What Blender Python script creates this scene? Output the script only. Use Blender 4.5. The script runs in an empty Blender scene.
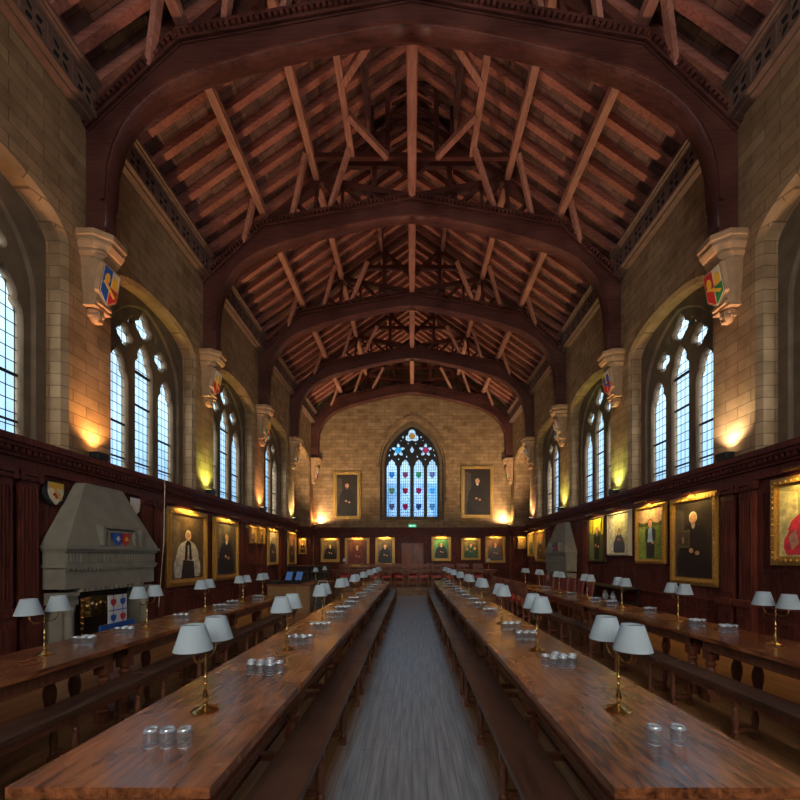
import bpy, bmesh, math, random
from mathutils import Vector, Matrix
random.seed(7)
S = bpy.context.scene
COL = S.collection
PI = math.pi
EYE = 1.65

# ------------------------------------------------------------------ helpers
class MB:
    def __init__(s): s.bm = bmesh.new(); s.mi = 0
    def _f(s, vs):
        try:
            f = s.bm.faces.new(vs); f.material_index = s.mi; return f
        except ValueError: return None
    def box(s, x0, x1, y0, y1, z0, z1):
        c = [s.bm.verts.new(p) for p in ((x0,y0,z0),(x1,y0,z0),(x1,y1,z0),(x0,y1,z0),(x0,y0,z1),(x1,y0,z1),(x1,y1,z1),(x0,y1,z1))]
        for q in ((3,2,1,0),(4,5,6,7),(0,1,5,4),(1,2,6,5),(2,3,7,6),(3,0,4,7)): s._f([c[i] for i in q])
        return s
    def poly(s, pts): s._f([s.bm.verts.new(p) for p in pts]); return s
    def beam(s, p0, p1, w, d, up=(0,0,1)):
        p0, p1 = Vector(p0), Vector(p1); t = (p1-p0).normalized(); u = Vector(up)
        a = t.cross(u)
        if a.length < 1e-4: a = t.cross(Vector((1,0,0)))
        a.normalize(); b = a.cross(t).normalized()
        c = []
        for p in (p0, p1):
            for i, j in ((-1,-1),(1,-1),(1,1),(-1,1)): c.append(s.bm.verts.new(p + a*(i*w/2) + b*(j*d/2)))
        for q in ((3,2,1,0),(4,5,6,7),(0,1,5,4),(1,2,6,5),(2,3,7,6),(3,0,4,7)): s._f([c[i] for i in q])
        return s
    def lathe(s, prof, c=(0,0,0), n=12, ax='z', cap=True):
        rings = []
        for r, z in prof:
            ring = []
            for i in range(n):
                a = 2*PI*i/n
                p = {'z':(r*math.cos(a), r*math.sin(a), z), 'y':(r*math.cos(a), z, r*math.sin(a)), 'x':(z, r*math.cos(a), r*math.sin(a))}[ax]
                ring.append(s.bm.verts.new((p[0]+c[0], p[1]+c[1], p[2]+c[2])))
            rings.append(ring)
        for a, b in zip(rings, rings[1:]):
            for i in range(n): s._f([a[i], a[(i+1)%n], b[(i+1)%n], b[i]])
        if cap: s._f(rings[0][::-1]); s._f(rings[-1])
        return s
    def tube(s, path, r, n=8):
        P = [Vector(p) for p in path]; rings = []
        for i, p in enumerate(P):
            t = (P[min(i+1,len(P)-1)] - P[max(i-1,0)]).normalized()
            u = Vector((1,0,0)) if abs(t.x) < .9 else Vector((0,1,0))
            a = t.cross(u).normalized(); b = t.cross(a)
            rr = r[i] if isinstance(r, (list,tuple)) else r
            rings.append([s.bm.verts.new(p + a*rr*math.cos(2*PI*k/n) + b*rr*math.sin(2*PI*k/n)) for k in range(n)])
        for a, b in zip(rings, rings[1:]):
            for i in range(n): s._f([a[i], a[(i+1)%n], b[(i+1)%n], b[i]])
        s._f(rings[0][::-1]); s._f(rings[-1]); return s
    def prism(s, pts, f, a, b):      # 2D outline pts, f(u,v,w)->xyz, between w=a and w=b
        A = [s.bm.verts.new(f(u,v,a)) for u,v in pts]; B = [s.bm.verts.new(f(u,v,b)) for u,v in pts]
        s._f(A[::-1]); s._f(B)
        for i in range(len(pts)):
            j = (i+1) % len(pts); s._f([A[i], A[j], B[j], B[i]])
        return s
    def ell(s, c, r, n=14, m=8):
        prof = [(max(1e-4, math.cos(-PI/2+PI*i/m)), math.sin(-PI/2+PI*i/m)) for i in range(m+1)]
        rings = [[s.bm.verts.new((c[0]+r[0]*q*math.cos(2*PI*k/n), c[1]+r[1]*q*math.sin(2*PI*k/n), c[2]+r[2]*z)) for k in range(n)] for q, z in prof]
        for a, b in zip(rings, rings[1:]):
            for i in range(n): s._f([a[i], a[(i+1)%n], b[(i+1)%n], b[i]])
        return s
    def mesh(s, name, mats, smooth=False, fix=True, bevel=0):
        if bevel: bmesh.ops.bevel(s.bm, geom=[e for e in s.bm.edges], offset=bevel, segments=1, affect='EDGES')
        if fix: bmesh.ops.recalc_face_normals(s.bm, faces=s.bm.faces)
        me = bpy.data.meshes.new(name); s.bm.to_mesh(me); s.bm.free()
        for m in (mats if isinstance(mats, (list,tuple)) else [mats]): me.materials.append(m)
        if smooth:
            for p in me.polygons: p.use_smooth = True
            try: me.set_sharp_from_angle(angle=math.radians(40))
            except Exception: pass
        return me
    def build(s, name, mats, parent=None, **k): return link(name, s.mesh(name, mats, **k), parent)

def link(name, data, parent=None, loc=None, rz=None):
    o = bpy.data.objects.new(name, data); COL.objects.link(o)
    if parent: o.parent = parent
    if loc: o.location = loc
    if rz is not None: o.rotation_euler = (0,0,rz)
    return o
def tag(o, label, cat, group=None, kind=None):
    o['label'] = label; o['category'] = cat
    if group: o['group'] = group
    elif 'group' in o.keys(): del o['group']
    if kind: o['kind'] = kind
    return o
def thing(name, label, cat, loc=(0,0,0), rz=0, group=None):
    return tag(link(name, None, None, loc, rz), label, cat, group)
def struct(o): o['kind'] = 'structure'; return o
def copy_tree(o, parent=None):
    c = o.copy(); COL.objects.link(c); c.parent = parent
    for ch in KIDS.get(o.name, []) or [x for x in o.children]: copy_tree(ch, c)
    return c
KIDS = {}
class Proto:      # a prototype used once itself, then copied
    def __init__(s, o): s.o = o; s.used = False
    def put(s, loc, rz, label, group=None):
        o = s.o if not s.used else copy_tree(s.o)
        s.used = True
        o.location = loc; o.rotation_euler = (0,0,rz); o['label'] = label
        if group: o['group'] = group
        return o

# ------------------------------------------------------------------ materials
def newmat(name):
    m = bpy.data.materials.new(name); m.use_nodes = True
    nt = m.node_tree; nt.nodes.clear()
    out = nt.nodes.new('ShaderNodeOutputMaterial'); return m, nt, out
def N(nt, t, **k):
    n = nt.nodes.new(t)
    for a, v in k.items():
        if a in n.inputs.keys() if isinstance(a, str) else False: n.inputs[a].default_value = v
        else:
            try: setattr(n, a, v)
            except Exception: pass
    return n
def ramp(nt, fac, stops):
    r = nt.nodes.new('ShaderNodeValToRGB'); cr = r.color_ramp
    while len(cr.elements) > 1: cr.elements.remove(cr.elements[0])
    cr.elements[0].position = stops[0][0]; cr.elements[0].color = (*stops[0][1], 1)
    for p, c in stops[1:]:
        e = cr.elements.new(p); e.color = (*c, 1)
    nt.links.new(fac, r.inputs[0]); return r.outputs[0]
def simple(name, col, rough=.5, metal=0, var=0, scale=6, bump=0, coat=0, spec=.5, stretch=None, obj=True):
    m, nt, out = newmat(name)
    b = nt.nodes.new('ShaderNodeBsdfPrincipled'); nt.links.new(b.outputs[0], out.inputs[0])
    b.inputs['Base Color'].default_value = (*col, 1); b.inputs['Roughness'].default_value = rough
    b.inputs['Metallic'].default_value = metal; b.inputs['Coat Weight'].default_value = coat
    b.inputs['Specular IOR Level'].default_value = spec
    if var or bump:
        tc = nt.nodes.new('ShaderNodeNewGeometry' if not obj else 'ShaderNodeTexCoord')
        mp = nt.nodes.new('ShaderNodeMapping'); nt.links.new(tc.outputs['Position' if not obj else 'Object'], mp.inputs[0])
        if stretch: mp.inputs['Scale'].default_value = stretch
        n = nt.nodes.new('ShaderNodeTexNoise'); n.inputs['Scale'].default_value = scale; n.inputs['Detail'].default_value = 5
        nt.links.new(mp.outputs[0], n.inputs[0])
        if var:
            lo = tuple(c*(1-var) for c in col); hi = tuple(min(1, c*(1+var)) for c in col)
            nt.links.new(ramp(nt, n.outputs[0], [(.3,lo),(.7,hi)]), b.inputs['Base Color'])
        if bump:
            bp = nt.nodes.new('ShaderNodeBump'); bp.inputs['Strength'].default_value = bump; bp.inputs['Distance'].default_value = .02
            nt.links.new(n.outputs[0], bp.inputs['Height']); nt.links.new(bp.outputs[0], b.inputs['Normal'])
    return m

def ashlar(name, c1, c2, mortar, bw=.62, bh=.235, rough=.85):
    m, nt, out = newmat(name); L = nt.links.new
    b = nt.nodes.new('ShaderNodeBsdfPrincipled'); L(b.outputs[0], out.inputs[0]); b.inputs['Roughness'].default_value = rough
    b.inputs['Specular IOR Level'].default_value = .25
    g = nt.nodes.new('ShaderNodeNewGeometry')
    sp = nt.nodes.new('ShaderNodeSeparateXYZ'); L(g.outputs['Position'], sp.inputs[0])
    sn = nt.nodes.new('ShaderNodeSeparateXYZ'); L(g.outputs['True Normal'], sn.inputs[0])
    ab = nt.nodes.new('ShaderNodeMath'); ab.operation = 'ABSOLUTE'; L(sn.outputs[0], ab.inputs[0])
    gt = nt.nodes.new('ShaderNodeMath'); gt.operation = 'GREATER_THAN'; gt.inputs[1].default_value = .6; L(ab.outputs[0], gt.inputs[0])
    mx = nt.nodes.new('ShaderNodeMix'); mx.data_type = 'FLOAT'; L(gt.outputs[0], mx.inputs[0]); L(sp.outputs[0], mx.inputs[2]); L(sp.outputs[1], mx.inputs[3])
    cb = nt.nodes.new('ShaderNodeCombineXYZ'); L(mx.outputs[0], cb.inputs[0]); L(sp.outputs[2], cb.inputs[1])
    br = nt.nodes.new('ShaderNodeTexBrick'); L(cb.outputs[0], br.inputs[0])
    br.inputs['Scale'].default_value = 1; br.inputs['Brick Width'].default_value = bw; br.inputs['Row Height'].default_value = bh
    br.inputs['Mortar Size'].default_value = .008; br.inputs['Mortar Smooth'].default_value = .4; br.inputs['Bias'].default_value = 0
    br.inputs['Color1'].default_value = (*c1,1); br.inputs['Color2'].default_value = (*c2,1); br.inputs['Mortar'].default_value = (*mortar,1)
    n = nt.nodes.new('ShaderNodeTexNoise'); n.inputs['Scale'].default_value = 3.2; n.inputs['Detail'].default_value = 8; L(g.outputs['Position'], n.inputs[0])
    r = ramp(nt, n.outputs[0], [(.3,(.62,.6,.56)),(.7,(1.0,1.0,1.0))])
    mu = nt.nodes.new('ShaderNodeMix'); mu.data_type = 'RGBA'; mu.blend_type = 'MULTIPLY'; mu.inputs[0].default_value = 1
    L(br.outputs[0], mu.inputs[6]); L(r, mu.inputs[7]); L(mu.outputs[2], b.inputs['Base Color'])
    bp = nt.nodes.new('ShaderNodeBump'); bp.inputs['Strength'].default_value = .5; bp.inputs['Distance'].default_value = .015
    ad = nt.nodes.new('ShaderNodeMath'); ad.operation = 'MULTIPLY_ADD'; ad.inputs[1].default_value = -1.0; L(br.outputs['Fac'], ad.inputs[0]); L(n.outputs[0], ad.inputs[2])
    L(ad.outputs[0], bp.inputs['Height']); L(bp.outputs[0], b.inputs['Normal'])
    return m

def boards(name, c1, c2, width, axis, rough=.6, length=2.5, gap=.003, coat=0, aisle=None, spec=.4, streak=(1,1,1)):
    """planks laid along one world axis: axis 'y' -> rows across x"""
    m, nt, out = newmat(name); L = nt.links.new
    b = nt.nodes.new('ShaderNodeBsdfPrincipled'); L(b.outputs[0], out.inputs[0])
    b.inputs['Coat Weight'].default_value = coat; b.inputs['Coat Roughness'].default_value = .28; b.inputs['Specular IOR Level'].default_value = spec
    g = nt.nodes.new('ShaderNodeNewGeometry'); sp = nt.nodes.new('ShaderNodeSeparateXYZ'); L(g.outputs['Position'], sp.inputs[0])
    cb = nt.nodes.new('ShaderNodeCombineXYZ')
    if axis == 'y': L(sp.outputs[1], cb.inputs[0]); L(sp.outputs[0], cb.inputs[1])
    elif axis == 'z': L(sp.outputs[2], cb.inputs[0]); L(sp.outputs[1], cb.inputs[1])
    else: L(sp.outputs[0], cb.inputs[0]); L(sp.outputs[1], cb.inputs[1])
    br = nt.nodes.new('ShaderNodeTexBrick'); L(cb.outputs[0], br.inputs[0])
    br.inputs['Scale'].default_value = 1; br.inputs['Brick Width'].default_value = length; br.inputs['Row Height'].default_value = width
    br.inputs['Mortar Size'].default_value = gap; br.inputs['Mortar Smooth'].default_value = .3
    br.inputs['Color1'].default_value = (*c1,1); br.inputs['Color2'].default_value = (*c2,1); br.inputs['Mortar'].default_value = (*[c*.25 for c in c1],1)
    mp = nt.nodes.new('ShaderNodeMapping'); L(g.outputs['Position'], mp.inputs[0]); mp.inputs['Scale'].default_value = streak
    n = nt.nodes.new('ShaderNodeTexNoise'); n.inputs['Scale'].default_value = 5; n.inputs['Detail'].default_value = 8; L(mp.outputs[0], n.inputs[0])
    r = ramp(nt, n.outputs[0], [(.3,(.55,.55,.55)),(.72,(1.15,1.15,1.15))])
    mu = nt.nodes.new('ShaderNodeMix'); mu.data_type = 'RGBA'; mu.blend_type = 'MULTIPLY'; mu.inputs[0].default_value = 1
    L(br.outputs[0], mu.inputs[6]); L(r, mu.inputs[7]); colr = mu.outputs[2]
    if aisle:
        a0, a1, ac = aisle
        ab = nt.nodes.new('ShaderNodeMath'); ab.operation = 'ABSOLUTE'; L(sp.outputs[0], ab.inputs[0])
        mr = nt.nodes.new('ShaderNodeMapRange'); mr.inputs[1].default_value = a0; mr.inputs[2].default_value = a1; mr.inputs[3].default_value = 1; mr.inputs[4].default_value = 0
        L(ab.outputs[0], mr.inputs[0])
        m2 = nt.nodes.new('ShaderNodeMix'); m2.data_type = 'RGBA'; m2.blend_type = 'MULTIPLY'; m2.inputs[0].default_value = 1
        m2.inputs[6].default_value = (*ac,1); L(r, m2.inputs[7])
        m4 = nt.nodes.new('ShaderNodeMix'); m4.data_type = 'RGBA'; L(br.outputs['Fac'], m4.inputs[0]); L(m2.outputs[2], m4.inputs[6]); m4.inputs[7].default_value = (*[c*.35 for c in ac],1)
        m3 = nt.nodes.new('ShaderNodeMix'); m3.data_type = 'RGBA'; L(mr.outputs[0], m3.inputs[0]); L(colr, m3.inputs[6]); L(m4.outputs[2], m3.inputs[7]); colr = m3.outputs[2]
    L(colr, b.inputs['Base Color'])
    rr = nt.nodes.new('ShaderNodeMapRange'); rr.inputs[3].default_value = rough*.75; rr.inputs[4].default_value = min(1, rough*1.3); L(n.outputs[0], rr.inputs[0]); L(rr.outputs[0], b.inputs['Roughness'])
    bp = nt.nodes.new('ShaderNodeBump'); bp.inputs['Strength'].default_value = .35; bp.inputs['Distance'].default_value = .006
    ad = nt.nodes.new('ShaderNodeMath'); ad.operation = 'MULTIPLY_ADD'; ad.inputs[1].default_value = -1.0; L(br.outputs['Fac'], ad.inputs[0]); L(n.outputs[0], ad.inputs[2])
    L(ad.outputs[0], bp.inputs['Height']); L(bp.outputs[0], b.inputs['Normal'])
    return m

def wood(name, c_lo, c_hi, rough, axis, coat=0, bump=.15, sc=1.0, spec=.5):
    m, nt, out = newmat(name); L = nt.links.new
    b = nt.nodes.new('ShaderNodeBsdfPrincipled'); L(b.outputs[0], out.inputs[0]); b.inputs['Coat Weight'].default_value = coat
    b.inputs['Coat Roughness'].default_value = .18; b.inputs['Specular IOR Level'].default_value = spec
    g = nt.nodes.new('ShaderNodeNewGeometry'); mp = nt.nodes.new('ShaderNodeMapping'); L(g.outputs['Position'], mp.inputs[0])
    mp.inputs['Scale'].default_value = {'x':(.7,9,9),'y':(7,1.1,7),'z':(9,9,.7)}[axis]
    n = nt.nodes.new('ShaderNodeTexNoise'); n.inputs['Scale'].default_value = 3*sc; n.inputs['Detail'].default_value = 7; n.inputs['Distortion'].default_value = .6; L(mp.outputs[0], n.inputs[0])
    n2 = nt.nodes.new('ShaderNodeTexNoise'); n2.inputs['Scale'].default_value = 1.3; n2.inputs['Detail'].default_value = 4; L(g.outputs['Position'], n2.inputs[0])
    ad = nt.nodes.new('ShaderNodeMath'); ad.operation = 'MULTIPLY_ADD'; ad.inputs[1].default_value = .55; L(n.outputs[0], ad.inputs[0])
    h2 = nt.nodes.new('ShaderNodeMath'); h2.operation = 'MULTIPLY'; h2.inputs[1].default_value = .45; L(n2.outputs[0], h2.inputs[0]); L(h2.outputs[0], ad.inputs[2])
    L(ramp(nt, ad.outputs[0], [(.36,c_lo),(.62,c_hi)]), b.inputs['Base Color'])
    rr = nt.nodes.new('ShaderNodeMapRange'); rr.inputs[1].default_value = .3; rr.inputs[2].default_value = .7; rr.inputs[3].default_value = rough*.7; rr.inputs[4].default_value = min(1, rough*1.35); L(n2.outputs[0], rr.inputs[0]); L(rr.outputs[0], b.inputs['Roughness'])
    bp = nt.nodes.new('ShaderNodeBump'); bp.inputs['Strength'].default_value = bump; bp.inputs['Distance'].default_value = .01
    L(n.outputs[0], bp.inputs['Height']); L(bp.outputs[0], b.inputs['Normal'])
    return m

def leaded(name, axis, tint, pw=.125, ph=.2, diff=.25):
    m, nt, out = newmat(name); L = nt.links.new
    g = nt.nodes.new('ShaderNodeNewGeometry'); sp = nt.nodes.new('ShaderNodeSeparateXYZ'); L(g.outputs['Position'], sp.inputs[0])
    cb = nt.nodes.new('ShaderNodeCombineXYZ'); L(sp.outputs[0 if axis=='x' else 1], cb.inputs[0]); L(sp.outputs[2], cb.inputs[1])
    br = nt.nodes.new('ShaderNodeTexBrick'); L(cb.outputs[0], br.inputs[0]); br.offset = 0; br.inputs['Scale'].default_value = 1
    br.inputs['Brick Width'].default_value = pw; br.inputs['Row Height'].default_value = ph; br.inputs['Mortar Size'].default_value = .008; br.inputs['Mortar Smooth'].default_value = 0
    br.inputs['Color1'].default_value = (*tint,1); br.inputs['Color2'].default_value = (*[c*.82 for c in tint],1)
    tr = nt.nodes.new('ShaderNodeBsdfTransparent'); L(br.outputs[0], tr.inputs[0])
    gl = nt.nodes.new('ShaderNodeBsdfGlossy'); gl.inputs['Roughness'].default_value = .08; gl.inputs[0].default_value = (.6,.7,.8,1)
    mg = nt.nodes.new('ShaderNodeMixShader'); mg.inputs[0].default_value = .06; L(tr.outputs[0], mg.inputs[1]); L(gl.outputs[0], mg.inputs[2])
    df = nt.nodes.new('ShaderNodeBsdfDiffuse'); df.inputs[0].default_value = (.02,.025,.03,1)
    mx = nt.nodes.new('ShaderNodeMixShader'); L(br.outputs['Fac'], mx.inputs[0]); L(mg.outputs[0], mx.inputs[1]); L(df.outputs[0], mx.inputs[2])
    L(mx.outputs[0], out.inputs[0]); return m
def stained(name, col):
    m, nt, out = newmat(name)
    tr = nt.nodes.new('ShaderNodeBsdfTransparent'); tr.inputs[0].default_value = (*col,1); nt.links.new(tr.outputs[0], out.inputs[0]); return m

M = {}
M['stone'] = ashlar('ashlar stone', (.44,.295,.165), (.31,.20,.11), (.19,.125,.07), bw=.5, bh=.19)
M['limestone'] = simple('pale limestone', (.34,.30,.22), .85, var=.18, scale=5, bump=.2)
M['hood'] = simple('grey limestone', (.27,.25,.195), .85, var=.14, scale=4, bump=.15)
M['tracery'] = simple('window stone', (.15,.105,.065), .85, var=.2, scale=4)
M['corbel'] = simple('corbel stone', (.40,.245,.13), .8, var=.12, scale=8)
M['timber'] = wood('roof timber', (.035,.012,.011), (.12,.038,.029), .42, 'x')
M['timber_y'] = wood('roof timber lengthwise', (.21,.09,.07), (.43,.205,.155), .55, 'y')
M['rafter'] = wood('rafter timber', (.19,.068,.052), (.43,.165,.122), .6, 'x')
M['roofboard'] = boards('roof boarding', (.24,.135,.12), (.13,.072,.065), .30, 'y', rough=.7, length=.16, gap=.006)
M['panel'] = wood('dark red panelling', (.05,.013,.011), (.17,.043,.030), .48, 'z', spec=.22)
M['floor'] = boards('oak floor boards', (.46,.23,.09), (.31,.16,.066), .11, 'y', rough=.36, length=2.2, coat=.25, aisle=(.50,.66,(.34,.38,.43)), streak=(6,.4,1))  # aisle band: worn grey plus the window's bluish reflection put into the colour
M['dais'] = boards('dais boards', (.30,.16,.085), (.24,.13,.07), .12, 'x', rough=.45, length=1.8)
M['table'] = wood('polished oak table', (.06,.017,.007), (.46,.16,.06), .25, 'y', coat=.5, bump=.4, sc=1.3)
M['tleg'] = wood('dark oak table frame', (.10,.032,.016), (.25,.085,.04), .38, 'z')
M['bench'] = wood('dark bench oak', (.04,.02,.014), (.115,.055,.036), .38, 'y', coat=.2, bump=.25)
M['bleg'] = wood('bench leg oak', (.09,.032,.018), (.20,.07,.035), .42, 'z')
M['brass'] = simple('polished brass', (.62,.42,.16), .24, metal=1, var=.1, scale=20)
M['shade'] = None
M['gold'] = simple('gilt frame', (.52,.33,.10), .38, metal=.75, var=.3, scale=40, bump=.5)
M['silverframe'] = simple('pale grey frame', (.42,.42,.38), .5)
M['darkframe'] = simple('dark wood frame', (.05,.03,.02), .4)
M['black'] = simple('black paint', (.012,.012,.014), .45)
M['iron'] = simple('black iron', (.02,.02,.022), .5, metal=.3)
M['leather'] = simple('red leather', (.62,.045,.03), .45, var=.15, scale=12)
M['maroon'] = simple('maroon leather', (.30,.04,.045), .5, var=.15, scale=12)
M['chairwood'] = simple('chair wood', (.24,.085,.05), .4, var=.2, scale=9)
M['white'] = simple('white enamel', (.75,.75,.75), .4)
M['desk'] = simple('light oak desk', (.30,.17,.07), .5, var=.2, scale=6, stretch=(1,1,8))
M['blue'] = simple('blue paint', (.02,.10,.42), .5)
M['red'] = simple('red paint', (.55,.03,.03), .5)
M['yellow'] = simple('heraldic yellow', (.75,.45,.05), .5)
M['green'] = simple('heraldic green', (.03,.25,.08), .5)
M['plaster'] = simple('painted shield ground', (.75,.66,.5), .6)
M['darkhole'] = simple('recess shade black', (.012,.008,.007), .9)
M['carved'] = simple('carved cornice wood', (.17,.105,.085), .5, var=.2, scale=8)

m, nt, out = newmat('pale lamp shade fabric'); M['shade'] = m
d = nt.nodes.new('ShaderNodeBsdfDiffuse'); d.inputs[0].default_value = (.68,.80,.86,1)
t = nt.nodes.new('ShaderNodeBsdfTranslucent'); t.inputs[0].default_value = (.66,.78,.82,1)
mx = nt.nodes.new('ShaderNodeMixShader'); mx.inputs[0].default_value = .4
nt.links.new(d.outputs[0], mx.inputs[1]); nt.links.new(t.outputs[0], mx.inputs[2]); nt.links.new(mx.outputs[0], out.inputs[0])

m, nt, out = newmat('clear tumbler glass'); M['glass'] = m
tr = nt.nodes.new('ShaderNodeBsdfTransparent'); tr.inputs[0].default_value = (.93,.95,.97,1)
gl = nt.nodes.new('ShaderNodeBsdfGlossy'); gl.inputs[0].default_value = (1,1,1,1); gl.inputs['Roughness'].default_value = .08
df = nt.nodes.new('ShaderNodeBsdfDiffuse'); df.inputs[0].default_value = (.5,.62,.72,1)  # pale blue towards the edges: bright glints put into the glass colour
lw = nt.nodes.new('ShaderNodeLayerWeight'); lw.inputs[0].default_value = .3
ms = nt.nodes.new('ShaderNodeMixShader'); ms.inputs[0].default_value = .35; nt.links.new(gl.outputs[0], ms.inputs[1]); nt.links.new(df.outputs[0], ms.inputs[2])
mr_ = nt.nodes.new('ShaderNodeMapRange'); mr_.inputs[3].default_value = .04; mr_.inputs[4].default_value = .65; nt.links.new(lw.outputs['Facing'], mr_.inputs[0])
mx = nt.nodes.new('ShaderNodeMixShader'); nt.links.new(mr_.outputs[0], mx.inputs[0]); nt.links.new(tr.outputs[0], mx.inputs[1]); nt.links.new(ms.outputs[0], mx.inputs[2]); nt.links.new(mx.outputs[0], out.inputs[0])

def emis(name, col, st):
    m, nt, out = newmat(name); e = nt.nodes.new('ShaderNodeEmission'); e.inputs[0].default_value = (*col,1); e.inputs[1].default_value = st
    nt.links.new(e.outputs[0], out.inputs[0]); return m
M['pane_side'] = leaded('leaded clear glass', 'y', (.80,.92,1.0), pw=.125, ph=.19)
M['pane_end'] = leaded('leaded stained glass', 'x', (.80,.92,.98), pw=.12, ph=.16)
M['pane_blue'] = leaded('leaded pale blue glass', 'x', (.42,.66,.86), pw=.12, ph=.16)
M['exit'] = emis('exit sign green', (.03,.5,.25), .5)
M['exitwhite'] = emis('exit sign white', (.6,.9,.75), .8)
M['screen'] = emis('blue monitor screen', (.10,.20,.45), .22)

# ------------------------------------------------------------------ 2D plates with holes
def plate_mesh(name, outline, holes, t0, t1, f, mats, bevel=0):
    cu = bpy.data.curves.new(name+'_c', 'CURVE'); cu.dimensions = '2D'; cu.fill_mode = 'BOTH'
    cu.extrude = abs(t1-t0)/2 - bevel; cu.bevel_depth = bevel; cu.bevel_resolution = 0
    for pts in [outline]+holes:
        sp = cu.splines.new('POLY'); sp.points.add(len(pts)-1)
        for i, (u, v) in enumerate(pts): sp.points[i].co = (u, v, 0, 1)
        sp.use_cyclic_u = True
    o = bpy.data.objects.new(name+'_c', cu); COL.objects.link(o)
    bpy.context.view_layer.update()
    dg = bpy.context.evaluated_depsgraph_get()
    me = bpy.data.meshes.new_from_object(o.evaluated_get(dg)); me.name = name
    bpy.data.objects.remove(o); bpy.data.curves.remove(cu)
    mid = (t0+t1)/2
    for v in me.vertices: v.co = f(v.co.x, v.co.y, mid + v.co.z)
    me.materials.clear()
    for mm in (mats if isinstance(mats,(list,tuple)) else [mats]): me.materials.append(mm)
    bm = bmesh.new(); bm.from_mesh(me); bmesh.ops.recalc_face_normals(bm, faces=bm.faces); bm.to_mesh(me); bm.free()
    return me
def pointed(cx, hw, z0, zs, za):
    """outline of a cusped light: sill z0, springing zs, apex za, half width hw"""
    H = za-zs
    r = [(hw,0),(hw*.98,.14),(hw*.88,.30),(hw*.66,.40),(hw*.70,.52),(hw*.58,.68),(hw*.34,.83)]
    return [(cx-hw,z0),(cx+hw,z0)] + [(cx+x, zs+H*t) for x,t in r] + [(cx,za)] + [(cx-x, zs+H*t) for x,t in r[::-1]]
def two_centred(cx, hw, z0, zs, za, n=12):
    H = za-zs; R = (hw*hw+H*H)/(2*hw); th = math.asin(min(1, H/R))
    right = [(cx + hw - R + R*math.cos(th*i/n), zs + R*math.sin(th*i/n)) for i in range(n+1)]
    left = [(2*cx-x, z) for x, z in right[:-1]][::-1]
    return [(cx-hw, z0), (cx+hw, z0)] + right + left
def foil(cx, cz, r, n, depth=.42, seg=8, rot=0, pw=.9):
    pts = []
    for i in range(n*seg):
        a = 2*PI*i/(n*seg); q = abs(math.cos(n*a/2))
        rr = r*(1-depth + depth*q**pw)
        pts.append((cx + rr*math.sin(a+rot), cz + rr*math.cos(a+rot)))
    return pts
def oval(cx, cz, a, b, n=12, pw=1):
    return [(cx + a*math.sin(2*PI*i/n), cz + b*math.cos(2*PI*i/n)) for i in range(n)]
def tear(cx, cz, hw, up, dn):
    return [(cx, cz+up), (cx+hw*.38, cz+up*.6), (cx+hw*.5, cz+up*.35), (cx+hw, cz+up*.05), (cx+hw*.85, cz-dn*.35), (cx+hw*.4, cz-dn*.7), (cx, cz-dn),
            (cx-hw*.4, cz-dn*.7), (cx-hw*.85, cz-dn*.35), (cx-hw, cz+up*.05), (cx-hw*.5, cz+up*.35), (cx-hw*.38, cz+up*.6)]

# ------------------------------------------------------------------ layout constants
W = 5.5; YB = -5.4; YE = 21.4; BAY = 3.64; TR = [6.48+BAY*i for i in range(5)]
ORD = ['first','second','third','fourth','fifth','sixth','seventh','eighth','ninth','tenth','eleventh','twelfth','thirteenth']
def roof_z(x): return EYE + 8.1 + .70*(W-abs(x))      # underside of the rafters
DZ = 3.28          # top of the panelling ledge
SPR, APX, HW = EYE+4.93, EYE+5.5, 1.32
def arch_z(u):     # u in -1..1
    return SPR + (APX-SPR)*math.sqrt(max(0, 1-abs(u)**2.1))
BAYC = [8.42+BAY*i for i in (-3,-2,-1,0,1,2)]
ALC = 19.34

# ------------------------------------------------------------------ room shell
def side_wall(sg, name):
    b = MB(); X = sg*W
    ztop = roof_z(W)+.45
    ops = [(c, HW+.07, DZ-.02, .07) for c in BAYC] + [(ALC, HW+.07, .0, .07)]
    y = YB
    def q(y0,y1,z0a,z1a,z0b=None,z1b=None):
        z0b = z0a if z0b is None else z0b; z1b = z1a if z1b is None else z1b
        b.poly([(X,y0,z0a),(X,y1,z0b),(X,y1,z1b),(X,y0,z1a)])
    for c, hw, zs, e in ops:
        q(y, c-hw, 0, ztop)
        n = 20
        us = [-math.cos(PI*i/n) for i in range(n+1)]
        for u0, u1 in zip(us, us[1:]):
            y0, y1 = c+u0*hw, c+u1*hw
            if zs > .1: q(y0, y1, 0, zs)
            q(y0, y1, arch_z(u0)+e, ztop, arch_z(u1)+e, ztop)
        # chamfer and reveal
        def prof(h, e2): return [(c-h, zs)] + [(c+u*h, arch_z(u)+e2) for u in us] + [(c+h, zs)]
        A = prof(hw, e); B = prof(HW, 0)
        dep = .40 if zs > .1 else 1.15
        for P, Q, xa, xb in ((A, B, W, W+.07), (B, B, W+.07, W+dep)):
            for i in range(len(P)-1):
                b.poly([(sg*xa,P[i][0],P[i][1]),(sg*xa,P[i+1][0],P[i+1][1]),(sg*xb,Q[i+1][0],Q[i+1][1]),(sg*xb,Q[i][0],Q[i][1])])
        if zs > .1:   # sill of the reveal
            b.poly([(sg*W,c-hw,zs),(sg*W,c+hw,zs),(sg*(W+dep),c+HW,zs+.12),(sg*(W+dep),c-HW,zs+.12)])
        else:         # the alcove's back wall
            b.poly([(sg*(W+dep),c-HW-.01,0),(sg*(W+dep),c+HW+.01,0),(sg*(W+dep),c+HW+.01,APX+.1),(sg*(W+dep),c-HW-.01,APX+.1)])
        y = c+hw
    q(y, YE+.3, 0, ztop)
    # outer skin keeps daylight out between the windows
    o = b.build(name, M['stone'], fix=False); struct(o); return o
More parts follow.
